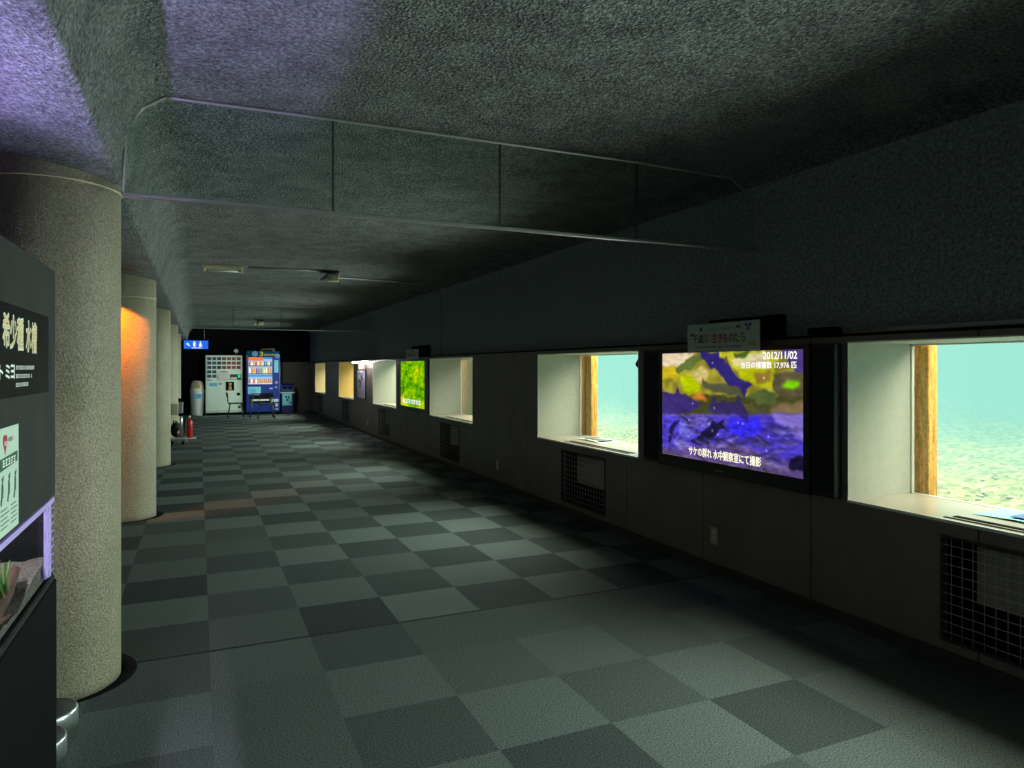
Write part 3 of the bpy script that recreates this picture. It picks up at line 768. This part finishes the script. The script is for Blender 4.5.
for i in range(13):
    row = []
    for j in range(61):
        x = tx0+.004+(tx1-.012-tx0-.004)*i/12; y = ty0+(ty1-.01-ty0)*j/60
        z = tz0+.022+.075*math.exp(-((y-2.82)/.20)**2)*(1.1-.45*i/12)+.006*math.sin(y*19+i*.7)+random.uniform(-.005, .005)
        row.append(b.b.verts.new((x, y, z)))
    gr.append(row)
gr.append([b.b.verts.new((v.co.x+.001, v.co.y, tz0+.007)) for v in gr[-1]])
for i in range(13):
    for j in range(60):
        f = b._f([gr[i][j], gr[i+1][j], gr[i+1][j+1], gr[i][j+1]])
tag(b.build('tank_gravel', 'gravel'), 'grey brown gravel heaped inside the lilac edged fish tank', 'gravel', kind='stuff')
b = MB(); b.tube([(XP-.10, 1.85, .775), (XP-.06, 2.10, .775), (XP-.05, 2.32, .775), (XP-.05, 2.48, .790), (XP-.06, 2.66, .822)], .034, 10, .014)
b.tube([(XP-.05, 2.2, .785), (XP-.03, 2.3, .77), (XP-.025, 2.40, .757)], .014, 8, .007)
tag(rebase(b.build('driftwood', 'drift'), (XP-.08, 2.2, .77)), 'dark red driftwood lying on the gravel in the fish tank', 'driftwood')
b = MB()
for k in range(46):
    x, y = XP-.07+random.uniform(-.05, .03), 2.42+random.uniform(-.14, .08); L = random.uniform(.07, .15); a, d = random.uniform(-.03, .02), random.uniform(-.05, .05)
    b.tube([(x, y, .79), (x+a*.5, y+d*.6, .79+L*.6), (x+a, y+d*1.4, .79+L)], .006, 5, .0015)
tag(rebase(b.build('water_plant', 'plant'), (XP-.12, 2.2, .79)), 'bushy green water plant in the fish tank', 'plant')
t = thing('aquarium_lamp', 'lilac tube lamp hung above the fish tank behind the board', 'lamp', (-.80, 2.2, 1.5))
MB().box(-.845, -.755, 1.55, 2.85, 1.50, 1.53, .004).build('lamp_body', 'grey', t)
MB().tube([(-.80, 1.6, 1.545), (-.80, 2.8, 1.545)], .013, 10).build('lamp_tube', 'e_tank', t)
MB().tube([(-.80, 1.6, 1.485), (-.80, 2.8, 1.485)], .013, 10).build('lamp_tube', 'e_tankdown', t)
MB().box(-.95, -.62, 2.86, 2.868, 1.40, 2.0, .002).build('light_block_plate', 'grey', t)  # unseen plate added to keep the lamp's light off the nearest pillar
MB().box(-.845, -.755, 1.5, 2.86, 1.51, 1.52).build('reflector', 'grey', t)
for y in (1.7, 2.7): MB().tube([(-.80, y, 1.53), (-.80, y, 2.39)], .003, 6).build('hanging_wire', 'grey', t)

# black sign with gold lettering
t = thing('name_board', 'black name board with gold lettering on the ribbed board', 'sign', (XP, 2.2, 1.38))
MB().box(XP, XP+.008, 1.55, 2.785, 1.380, 1.632, .001).build('board', 'blackgloss', t)
sx_ = XP+.0088
for body, y0, y1, za, zb in [('希', 2.180, 2.252, 1.515, 1.604), ('少', 2.258, 2.330, 1.513, 1.602), ('種', 2.336, 2.412, 1.511, 1.600), ('水', 2.446, 2.513, 1.509, 1.598), ('槽', 2.519, 2.592, 1.507, 1.596)]:
    text('lettering', body, 'white_ink', (sx_, y0, za), *PX, y1-y0, zb-za, t, .045, .0002, 'white outline of a gold character')
    text('lettering', body, 'gold', (sx_, y0+.002, za+.002), *PX, y1-y0-.004, zb-za-.004, t, .012, .001, 'gold character')
for body, y0, y1 in [('ト', 2.145, 2.18), ('ミ', 2.207, 2.25), ('ヨ', 2.262, 2.303)]:
    text('lettering', body, 'white_ink', (sx_, y0, 1.432), *PX, y1-y0, .036, t, .03, .0005, 'white character')
for k, (body, w) in enumerate([('', .235), ('', .205), ('', .155)]):
    tiny_print((sx_, 2.318, 1.456-k*.024), *PX, w, .011, 'white_ink', t, int(w/.014), k)
# white notice with heart
t = thing('notice', 'white paper notice with red heart on the ribbed board', 'notice', (XP, 2.28, 1.015))
MB().box(XP, XP+.002, 2.175, 2.388, 1.018, 1.302).build('sheet', 'mintpaper', t)
hp = []
for k in range(28):
    a = 2*PI*k/28; hp.append((2.235+.0018*16*math.sin(a)**3*.72, 1.262+.0018*(13*math.cos(a)-5*math.cos(2*a)-2*math.cos(3*a)-math.cos(4*a))))
MB().prism(hp, 'x', XP+.002, XP+.003).build('heart', 'redink', t)
tiny_print((XP+.0031, 2.222, 1.255), *PX, .026, .012, 'white_ink', t, 3)
tiny_print((XP+.0025, 2.27, 1.262), *PX, .05, .012, 'slate', t, 4)
MB().prism([(2.18, 1.190), (2.368, 1.200), (2.372, 1.228), (2.18, 1.222)], 'x', XP+.002, XP+.003).build('green_banner', 'green', t)
tiny_print((XP+.0031, 2.20, 1.200), *PX, .15, .02, 'white_ink', t, 5)
for yy in (2.205, 2.275, 2.345):
    b = MB(); b.prism([(yy-.008, 1.12), (yy+.008, 1.12), (yy+.011, 1.15), (yy-.006, 1.16)], 'x', XP+.002, XP+.003); b.prism([(yy-.016, 1.105), (yy-.008, 1.10), (yy+.0, 1.12), (yy-.008, 1.125)], 'x', XP+.002, XP+.003); b.prism([(yy+.006, 1.155), (yy+.014, 1.175), (yy+.010, 1.178), (yy+.0, 1.158)], 'x', XP+.002, XP+.003)
    b.prism([(yy+.002+.006*math.cos(k), 1.168+.006*math.sin(k)) for k in range(6)], 'x', XP+.002, XP+.003)
    b.build('figure_picture', 'green', t)
for k in range(5): MB().box(XP+.002, XP+.0026, 2.19, 2.26+.02*(k % 2), 1.085-k*.012, 1.088-k*.012).build('print_line', 'slate', t)
for k in range(5): MB().box(XP+.002, XP+.0026, 2.30, 2.36+.01*(k % 2), 1.085-k*.012, 1.088-k*.012).build('print_line', 'slate', t)
# chrome floor discs
for (x, y, lab) in [(-.572, 3.365, 'chrome rimmed floor disc beside the foot of the nearest pillar'), (-.575, 3.118, 'chrome rimmed floor disc at the corner of the black cabinet')]:
    t = thing('stanchion_base', lab, 'stand base', (x, y, 0), 'chrome floor discs')
    MB().lathe([(.117, .001), (.117, .064), (.112, .072)], x, y, 40).build('chrome_rim', 'chrome', t)
    MB().lathe([(.111, .060), (.110, .072), (.02, .074), (.0001, .0745)], x, y, 40).build('black_top', 'dark', t)

# ------------------------------------------------------------------ far end: vending machines and bins
y = 24.1
t = thing('vending_machine', 'white food vending machine with rows of small pictures', 'vending machine', (.73, y+.35, 0))
x0, x1 = .20, 1.262
MB().box(x0, x1, y+.02, y+.75, .07, 1.855, .012, 2).build('cabinet', 'whitepaint', t)
MB().box(x0+.03, x1-.03, y+.06, y+.72, 0, .07).build('plinth', 'black', t)
d = MB().box(x0+.012, x1-.012, y, y+.022, .085, 1.84, .006).build('front_door', 'whitepaint', t)
MB().box(x0+.01, x1-.01, y-.006, y, .125, .135).build('door_seam', 'grey', d)
pc = [lin(c) for c in ((40, 60, 80), (60, 70, 90), (35, 45, 75), (110, 50, 45), (130, 60, 50), (140, 70, 60), (120, 50, 45))]
pm = [pbr('product_print_%d' % k, c, .6, var=.5, vscale=30) for k, c in enumerate(pc)]
pw = 1.0/7
for r in range(5):
    for k in range(7):
        if r > 2 and k > 1: continue
        xx = x0+.05+k*.140; zz = 1.70-r*.135
        p = MB().box(xx, xx+.118, y-.006, y, zz-.0, zz+.095, .002).build('product_picture', pm[k], d)
MB().box(x0+.05, x0+.17, y-.005, y, 1.075, 1.105).build('label', 'slate', d)
MB().box(x0+.36, x0+.66, y-.02, y, 1.08, 1.30, .006).build('coin_panel', 'alu', d)
q = MB().box(x0+.70, x0+1.02, y-.012, y, 1.09, 1.265, .004).build('control_panel', 'dark', d)
MB().box(x0+.93, x0+1.0, y-.016, y-.012, 1.16, 1.25).build('indicator', 'e_green', q)
MB().box(x0+.72, x0+.90, y-.016, y-.012, 1.10, 1.17).build('note_slot', 'alu', q)
MB().prism([(x0+.36+.32*k/8, 1.325+.035*math.sin(PI*k/8)) for k in range(9)], 'y', y-.015, y).build('arch_label', pm[4], d)
MB().box(x0+.11, x0+.33, y-.004, y, .90, 1.0).build('label', 'bluelabel', d)
q = MB().box(x0+.365, x0+.49, y-.004, y, .86, 1.01).build('label', 'paper', d)
MB().box(x0+.38, x0+.475, y-.006, y-.004, .95, .985).build('label_print', 'ink', q)
q = MB().box(x0+.58, x0+.82, y-.012, y, .76, 1.03, .006).build('delivery_frame', 'black', d)
MB().lathe([(.05, .78), (.055, .80), (.05, .86), (.025, .90), (.05, .98), (.04, 1.0)], x0+.70, y-.02, 20, squash=.2).build('cup_picture', 'tan', q)
MB().box(x0+.90, x0+.99, y-.01, y, .60, .69, .004).build('coin_return', 'black', d)
MB().box(x0+.93, x0+1.01, y-.004, y, .20, .29).build('label', 'green', d)

t = thing('vending_machine', 'blue drinks vending machine with a lit display of bottles', 'vending machine', (1.91, y+.35, 0))
x0, x1, y2 = 1.375, 2.425, 24.0
c_ = MB(); c_.box(x0, x1, y2+.03, y2+.78, .06, 1.93, .02, 2); c_.build('cabinet', 'blue', t)
MB().box(x0+.03, x1-.03, y2+.06, y2+.72, 0, .06).build('plinth', 'black', t)
d = MB().box(x0+.012, x1-.012, y2, y2+.032, .08, 1.86, .012, 2).build('front_door', 'blue', t)
hd = MB().box(x0+.05, x1-.03, y2-.01, y2+.5, 1.865, 2.06, .01).build('header_sign', 'e_header', t)
b = MB(); b.lathe([(.085, 0), (.088, .006), (.0001, .008)], 0, 0, 28)
for v in b.b.verts: v.co = Vector((x0+.27+v.co.x, y2-.011-v.co.z, 1.965+v.co.y))
em = b.build('emblem', 'e_logo', hd)
MB().tube([(x0+.27+.05*math.cos(a), y2-.02, 1.965+.05*math.sin(a)) for a in [k*PI/8 for k in range(14)]], .012, 6).build('emblem_swirl', 'blueink', em)
text('lettering', '3', 'e_yellow', (x0+.42, y2-.011, 1.895), *FX, .10, .14, hd, .03)
tiny_print((x0+.55, y2-.011, 1.91), *FX, .36, .06, 'e_yellow', hd, 5)
b = MB(); b.lathe([(.075, 0), (.078, .006), (.0001, .008)], 0, 0, 24)
for v in b.b.verts: v.co = Vector((x1-.09+v.co.x, y2-.012-v.co.z, 1.90+v.co.y))
b.build('emblem', 'e_logo', hd)
dz0, dz1, dx0, dx1 = .985, 1.85, x0+.07, x0+.80
ds = MB().box(dx0, dx1, y2-.004, y2+.003, dz0, dz1).build('display_window', 'e_display', d)
fr = MB()
for a in ((dx0-.02, dx0, dz0-.02, dz1+.02), (dx1, dx1+.02, dz0-.02, dz1+.02), (dx0, dx1, dz1, dz1+.02), (dx0, dx1, dz0-.02, dz0)): fr.box(a[0], a[1], y2-.05, y2, a[2], a[3])
fr.build('display_frame', 'blue', d)
for z in (1.60, 1.34): MB().box(dx0, dx1, y2-.04, y2-.004, z-.035, z-.01).build('display_shelf', 'dark', d)
MB().box(dx0, dx0+.45, y2-.008, y2-.005, 1.745, 1.848).build('orange_banner', 'e_orange', d)
MB().box(dx0+.45, dx1, y2-.008, y2-.005, 1.795, 1.848).build('blue_banner', 'e_sky', d)
MB().box(dx0, dx1, y2-.03, y2-.005, 1.225, 1.285).build('blue_banner', 'e_sky', d)
bc = [(.55, .05, .03), (.6, .3, .03), (.75, .7, .55), (.1, .3, .08), (.05, .12, .35), (.45, .2, .06), (.7, .65, .1)]
bm_ = [pbr('lit_bottle_print_%d' % k, c, .3, emis=c, estr=.5) for k, c in enumerate(bc)]  # display light put into each bottle's own emission
for r, (zb_, hh, rr, nn) in enumerate([(1.592, .135, .026, 11), (1.332, .19, .028, 10), (1.01, .155, .027, 11)]):
    for k in range(nn):
        xx = dx0+.04+(dx1-dx0-.08)*k/(nn-1)
        bb = MB().lathe([(rr*.9, zb_), (rr, zb_+.01), (rr, zb_+hh*.62), (rr*.45, zb_+hh*.85), (rr*.45, zb_+hh)], xx, y2-.025, 10, squash=.6)
        bb.build('sample_bottle', bm_[{0: (k*2) % 3 + (2 if k > 5 else 0), 1: (k*3+2) % 7, 2: (0, 2)[k % 2] if k < 4 else 5}[r]], ds)
MB().box(dx0, dx1, y2-.02, y2-.004, .99, 1.005).build('price_strip', 'e_picto', d)
MB().box(x1-.19, x1-.06, y2-.006, y2, 1.36, 1.77, .003).build('side_label', 'cyanlabel', d)
MB().box(x1-.16, x1-.08, y2-.008, y2, 1.0, 1.07).build('coin_slot', 'alu', d)
MB().box(x1-.17, x1-.10, y2-.02, y2, .86, .90).build('coin_lever', 'alu', d)
MB().box(x1-.33, x1-.24, y2-.01, y2, .82, .86).build('note_slot', 'white', d)
MB().box(x1-.28, x1-.06, y2-.006, y2, .40, .49).build('label', 'paper', d)
MB().box(x1-.15, x1-.07, y2-.006, y2, .25, .35).build('label', 'white', d)
MB().box(x1-.15, x1-.06, y2-.006, y2, .14, .19).build('label', 'cyanlabel', d)
q = MB().box(x0+.06, x0+.45, y2-.008, y2, .66, .90, .004).build('blue_card', 'cyanlabel', d)
MB().box(x0+.12, x0+.30, y2-.011, y2-.008, .70, .82).build('card_print', 'bluelabel', q)
q = MB().box(x0+.12, x0+.74, y2-.02, y2, .38, .60, .01).build('delivery_flap', 'blackgloss', d)
MB().box(x0+.15, x0+.70, y2-.024, y2-.02, .44, .50).build('flap_label', 'white', q)

t = thing('ornament', 'tan angled ornament standing on the blue drinks machine', 'ornament', (2.17, 24.3, 2.06))
MB().prism([(1.86, 2.125), (2.12, 2.145), (2.27, 2.15), (2.28, 1.99+.07), (2.22, 2.06), (2.20, 2.11), (1.88, 2.10)], 'y', 24.27, 24.33).build('body', 'tan', t)
MB().box(2.20, 2.30, 24.24, 24.36, 2.06, 2.075).build('base', 'tan', t)
t = thing('ornament', 'small white star shaped ornament on the white vending machine', 'ornament', (1.1, 24.4, 1.857))
MB().lathe([(.05, 1.857), (.035, 1.87), (.012, 1.90), (.012, 1.95)], 1.1, 24.4, 16).build('base', 'grey', t)
b = MB(); sp = []
for k in range(12): rr = .085 if k % 2 == 0 else .045; sp.append((1.1+rr*math.cos(k*PI/6+.2), 2.0+rr*math.sin(k*PI/6+.2)))
b.prism(sp, 'y', 24.39, 24.41).build('star', 'white', t)

# white swing-top bin
t = thing('litter_bin', 'tall white litter bin with blue label beside the white machine', 'litter bin', (-.05, 24.3, 0))
MB().lathe([(.17, 0), (.178, .02), (.205, .70), (.208, .72), (.196, .72)], -.055, 24.3, 32, squash=.85).build('bin_body', 'white', t)
l_ = MB(); l_.lathe([(.215, .72), (.215, .76), (.20, .79), (.175, .93), (.15, 1.02), (.10, 1.06), (.0001, 1.065)], -.055, 24.3, 32, squash=.85); l_ = l_.build('lid', 'white', t)
MB().prism([(-.11, .84), (.03, .84), (.005, 1.03), (-.085, 1.03)], 'y', 24.105, 24.165).build('flap', 'tan', l_)
MB().box(-.15, .06, 24.118, 24.135, .53, .66, .004).build('label', 'bluelabel', t)
# blue recycling bin
t = thing('recycling_bin', 'dark blue recycling bin with pale label beside the blue machine', 'litter bin', (2.67, 24.3, 0))
MB().box(2.48, 2.86, 24.12, 24.5, .0, .66, .03, 3).build('bin_body', 'bluebin', t)
l_ = MB(); l_.prism([(24.10, .66), (24.10, .78), (24.16, .90), (24.28, .955), (24.45, .95), (24.52, .80), (24.52, .66)], 'x', 2.46, 2.88); l_ = l_.build('lid', 'bluebin', t)
for x in (2.59, 2.75):
    b = MB(); b.tube([(x, 24.10, .81), (x, 24.14, .82)], .055, 20); b.build('throw_hole', 'black', l_)
b = MB(); b.box(2.45, 2.90, 24.085, 24.12, .655, .685, .004); b.build('rim_strip', 'white', t)
q = MB().box(2.505, 2.80, 24.108, 24.119, .26, .645, .006).build('label', 'cyanlabel', t)
for k, (xx, zz) in enumerate([(2.60, .50), (2.68, .48), (2.64, .40)]): MB().box(xx, xx+.05, 24.104, 24.108, zz, zz+.07).build('label_print', 'ink', q)
MB().box(2.73, 2.79, 24.104, 24.108, .30, .38).build('label_print', 'slate', q)

FAR = [o for o in bpy.data.objects if o.type == 'EMPTY' and o.parent is None and o.get('category') in ('vending machine', 'litter bin', 'ornament')]
for o in FAR:
    o.location = (o.location.x*.972, o.location.y-.68, 1.997 if o.location.z > 2 else o.location.z)
    if 'blue' in o['label'] and o['category'] == 'vending machine': o.scale = (.975, 1, .968)
# restroom sign
t = thing('restroom_sign', 'blue lit restroom sign hanging at the far end', 'sign', (-.08, 22.0, 2.06))
sx0, sx1, sz0, sz1 = -.392, .240, 2.010, 2.245
MB().box(sx0-.012, sx1+.012, 21.98, 22.06, sz0-.012, sz1+.03, .004).build('case', 'black', t)
f_ = MB().box(sx0, sx1, 21.972, 21.98, sz0, sz1).build('sign_face', 'e_restroom', t)
b = MB(); cx, cz = sx0+.11, (sz0+sz1)/2
b.prism([(cx-.04, cz+.045), (cx+.02, cz+.045), (cx+.0, cz+.025), (cx+.05, cz-.03), (cx+.03, cz-.05), (cx-.02, cz+.005), (cx-.04, cz-.015)], 'y', 21.966, 21.972).build('arrow', 'e_picto', f_)
for k, (cx, lady) in enumerate([(sx0+.27, False), (sx0+.43, True)]):
    b = MB(); b.prism([(cx+.018*math.cos(q*PI/6), sz1-.035+.018*math.sin(q*PI/6)) for q in range(12)], 'y', 21.966, 21.972)
    if lady: b.prism([(cx-.015, sz1-.058), (cx+.015, sz1-.058), (cx+.045, sz0+.075), (cx+.018, sz0+.075), (cx+.015, sz0+.045), (cx-.015, sz0+.045), (cx-.018, sz0+.075), (cx-.045, sz0+.075)], 'y', 21.966, 21.972)
    else: b.prism([(cx-.035, sz1-.058), (cx+.035, sz1-.058), (cx+.03, sz0+.085), (cx+.018, sz0+.085), (cx+.015, sz0+.045), (cx-.015, sz0+.045), (cx-.018, sz0+.085), (cx-.03, sz0+.085)], 'y', 21.966, 21.972)
    b.build('pictogram', 'e_picto', f_)
text('lettering', 'お手洗い', 'e_picto', (sx0+.20, 21.972, sz0+.008), *FX, .30, .034, f_, .03)
for x in (sx0+.1, sx1-.1): MB().tube([(x, 22.02, sz1+.02), (x, 22.02, 2.66)], .006, 6).build('hanging_rod', 'grey', t)

# chairs and table
def chair(loc, rz, label):
    t = thing('chair', label, 'chair', (0, 0, 0), 'black chairs before the vending machines')
    MB().box(-.21, .21, -.20, .21, .415, .445, .012, 2).build('seat', 'seat', t)
    b = MB(); pts = []
    for k in range(9): a = -1+2*k/8; pts.append((.19*a, .225+.03*(1-a*a), .0))
    for (p, q) in zip(pts, pts[1:]):
        b.quad((p[0], p[1], .62), (q[0], q[1], .62), (q[0], q[1]+.02, .75), (p[0], p[1]+.02, .75)); b.quad((p[0], p[1]-.018, .62), (q[0], q[1]-.018, .62), (q[0], q[1]+.002, .75), (p[0], p[1]+.002, .75))
        b.quad((p[0], p[1], .62), (q[0], q[1], .62), (q[0], q[1]-.018, .62), (p[0], p[1]-.018, .62)); b.quad((p[0], p[1]+.02, .75), (q[0], q[1]+.02, .75), (q[0], q[1]+.002, .75), (p[0], p[1]+.002, .75))
    b.build('backrest', 'seat', t)
    for s in (-1, 1): MB().tube([(s*.185, .17, .43), (s*.185, .215, .48), (s*.18, .225, .72)], .011, 8).build('back_post', 'dark', t)
    for sx in (-1, 1):
        for sy in (-1, 1): MB().tube([(sx*.16, sy*.15, .43), (sx*.225, sy*.22, 0)], .010, 8).build('leg', 'dark', t)
    t.location = loc; t.rotation_euler = (0, 0, rz); return t
chair((.98, 21.95, 0), PI/2, 'black chair seen side on before the white vending machine')
chair((1.75, 21.15, 0), PI, 'black chair tucked at the small table before the blue machine')
t = thing('table', 'small dark table with thin legs before the blue drinks machine', 'table', (1.68, 21.75, 0))
MB().box(1.36, 2.0, 21.45, 22.05, .685, .71, .008, 2).build('tabletop', 'dark', t)
MB().box(1.355, 2.005, 21.442, 21.450, .687, .708).build('edge_band', 'alu', t)
for sx in (-1, 1):
    for sy in (-1, 1): MB().tube([(1.68+sx*.24, 21.75+sy*.22, .69), (1.68+sx*.33, 21.75+sy*.28, 0)], .013, 8).build('leg', 'dark', t)

# things by the far pillars
t = thing('fire_extinguisher', 'red fire extinguisher on a white floor plate by the pillars', 'fire extinguisher', (-.19, 15.9, 0))
ex, ey = -.178, 15.9
MB().box(-.29, -.05, 15.78, 16.04, 0, .022, .006, 2).build('floor_plate', 'white', t)
MB().lathe([(.050, .024), (.056, .035), (.056, .33), (.048, .37), (.02, .395), (.018, .44)], ex, ey, 28).build('cylinder', 'red', t)
MB().lathe([(.022, .435), (.022, .47), (.012, .48)], ex, ey, 16).build('valve', 'white', t)
MB().prism([(ex-.03, .47), (ex+.06, .49), (ex+.065, .50), (ex-.03, .485)], 'y', ey-.01, ey+.01).build('handle', 'black', t)
MB().tube([(ex-.02, ey, .47), (ex-.08, ey-.02, .44), (ex-.095, ey-.02, .30), (ex-.088, ey-.02, .12)], .011, 8).build('hose', 'black', t)
t = thing('dispenser_stand', 'grey dispenser box on a metal post beside the extinguisher', 'stand', (-.315, 16.5, 0))
MB().lathe([(.11, 0), (.11, .012), (.02, .02), (.02, .02)], -.355, 16.5, 28).build('base', 'dark', t)
MB().tube([(-.345, 16.5, .015), (-.345, 16.5, .55)], .022, 12).build('post', 'alu', t)
MB().box(-.425, -.31, 16.42, 16.54, .50, .74, .01, 2).build('box', 'grey', t)
MB().prism([(-.42, .74), (-.31, .74), (-.30, .80), (-.41, .82)], 'y', 16.42, 16.54).build('hood', 'black', t)
MB().box(-.42, -.31, 16.415, 16.54, .44, .50, .006).build('drip_tray', 'black', t)
t = thing('switch_box', 'beige box fixed to the fourth pillar', 'box', (-.45, 15.44, .52))
MB().box(-.51, -.38, 15.42, 15.50, .525, .745, .008, 2).build('box_body', 'beige', t)
MB().box(-.50, -.39, 15.414, 15.42, .535, .735, .003).build('box_cover', 'beige', t)
t = thing('bag', 'dark bundle with a red and white patch, low beside the pillar', 'bag', (-.38, 14.75, 0))
b = MB(); tb = bmesh.new(); bmesh.ops.create_uvsphere(tb, u_segments=20, v_segments=12, radius=1)
for f in tb.faces: f.smooth = True
b.join(tb, Matrix.Translation((-.395, 14.75, .285)) @ Matrix.Diagonal((.105, .13, .145, 1)))
b.build('bundle', 'brownbag', t)
MB().prism([(-.36, .17), (-.315, .25), (-.35, .335), (-.385, .25)], 'y', 14.61, 14.64).build('patch', 'redink', t)
MB().prism([(-.355, .215), (-.335, .25), (-.35, .285), (-.37, .25)], 'y', 14.604, 14.61).build('patch_mark', 'white_ink', t)
MB().tube([(-.45, 14.75, .39), (-.44, 14.75, .46), (-.40, 14.74, .45), (-.38, 14.75, .40)], .012, 8).build('strap', 'black', t)
t = thing('low_trolley', 'low grey trolley under the dark bundle by the pillar', 'trolley', (-.38, 14.75, 0))
MB().box(-.50, -.24, 14.55, 14.95, .09, .125, .01, 2).build('deck', 'grey', t)
for sx in (-.46, -.28):
    for sy in (14.60, 14.90): MB().tube([(sx-.015, sy, .045), (sx+.015, sy, .045)], .042, 16).build('wheel', 'black', t)
MB().tube([(-.26, 14.6, .12), (-.23, 14.56, .10), (-.20, 14.52, .06)], .012, 8).build('handle', 'grey', t)

bpy.data.objects.remove(_to)

# ------------------------------------------------------------------ light
def lamp(name, typ, loc, rot, energy, col, **kw):
    d = bpy.data.lights.new(name, typ); d.energy = energy; d.color = col
    for k, v in kw.items(): setattr(d, k, v)
    o = bpy.data.objects.new(name, d); COL.objects.link(o); o.location = loc; o.rotation_euler = rot; return o
def aim(o, target): o.rotation_euler = (Vector(target)-Vector(o.location)).to_track_quat('-Z', 'Y').to_euler()
# daylight coming in through each window, and down through the water surface
for wy in WY:
    a = lamp('window_daylight', 'AREA', (XW-.02, wy-WWID/2, (Z0+Z1)/2), (0, 0, 0), 58, (.80, 1, .87), shape='RECTANGLE', size=.88, size_y=1.88, spread=math.radians(122))
    a.rotation_euler = (0, PI/2, 0)
a = lamp('water_surface_daylight', 'AREA', (5.0, 11, 2.5), (0, 0, 0), 7000, (1, .93, .72), shape='RECTANGLE', size=2.2, size_y=25)
a = lamp('added_fill_light', 'AREA', (.6, YB+.05, 1.5), (-PI/2, 0, 0), 5, (.85, 1, 1), shape='RECTANGLE', size=3, size_y=1.8)  # fill light added behind the camera to lift the right wall
a.rotation_euler = (PI/2, 0, 0)
o = lamp('pillar_lamp', 'SPOT', (-.80, 7.20, 2.06), (0, 0, 0), 72, (1, .22, .004), spot_size=math.radians(84), spot_blend=.25, shadow_soft_size=.01)
aim(o, (-.745, 7.56, 1.72))
o = lamp('added_machine_spot', 'SPOT', (1.45, 18.9, 2.42), (0, 0, 0), 170, (.85, 1, .88), spot_size=math.radians(70), spot_blend=.8, shadow_soft_size=.04)  # spot without a fitting, added to brighten the vending machines
aim(o, (.8, 23.4, 1.1))
wd = bpy.data.worlds.new('dim_world'); SC.world = wd; wd.use_nodes = True
wd.node_tree.nodes['Background'].inputs[0].default_value = (.30, .5, .45, 1); wd.node_tree.nodes['Background'].inputs[1].default_value = .12

# ------------------------------------------------------------------ camera
cd = bpy.data.cameras.new('camera'); cam = bpy.data.objects.new('camera', cd); COL.objects.link(cam)
cam.location = (0, 0, 1.46); cam.rotation_euler = (PI/2, 0, -math.atan(313/700))
cd.sensor_fit = 'HORIZONTAL'; cd.sensor_width = 36; cd.lens = 36*700/1024; cd.shift_y = -16/1024
cd.clip_start = .05; cd.clip_end = 200
SC.camera = cam
SC.view_settings.view_transform = 'Standard'; SC.view_settings.look = 'None'; SC.view_settings.gamma = 1; SC.view_settings.exposure = 0
SC.view_settings.use_curve_mapping = False
SC.cycles.use_denoising = True
SC.cycles.max_bounces = 8; SC.cycles.diffuse_bounces = 4; SC.cycles.transparent_max_bounces = 16
SC.cycles.sample_clamp_indirect = 6
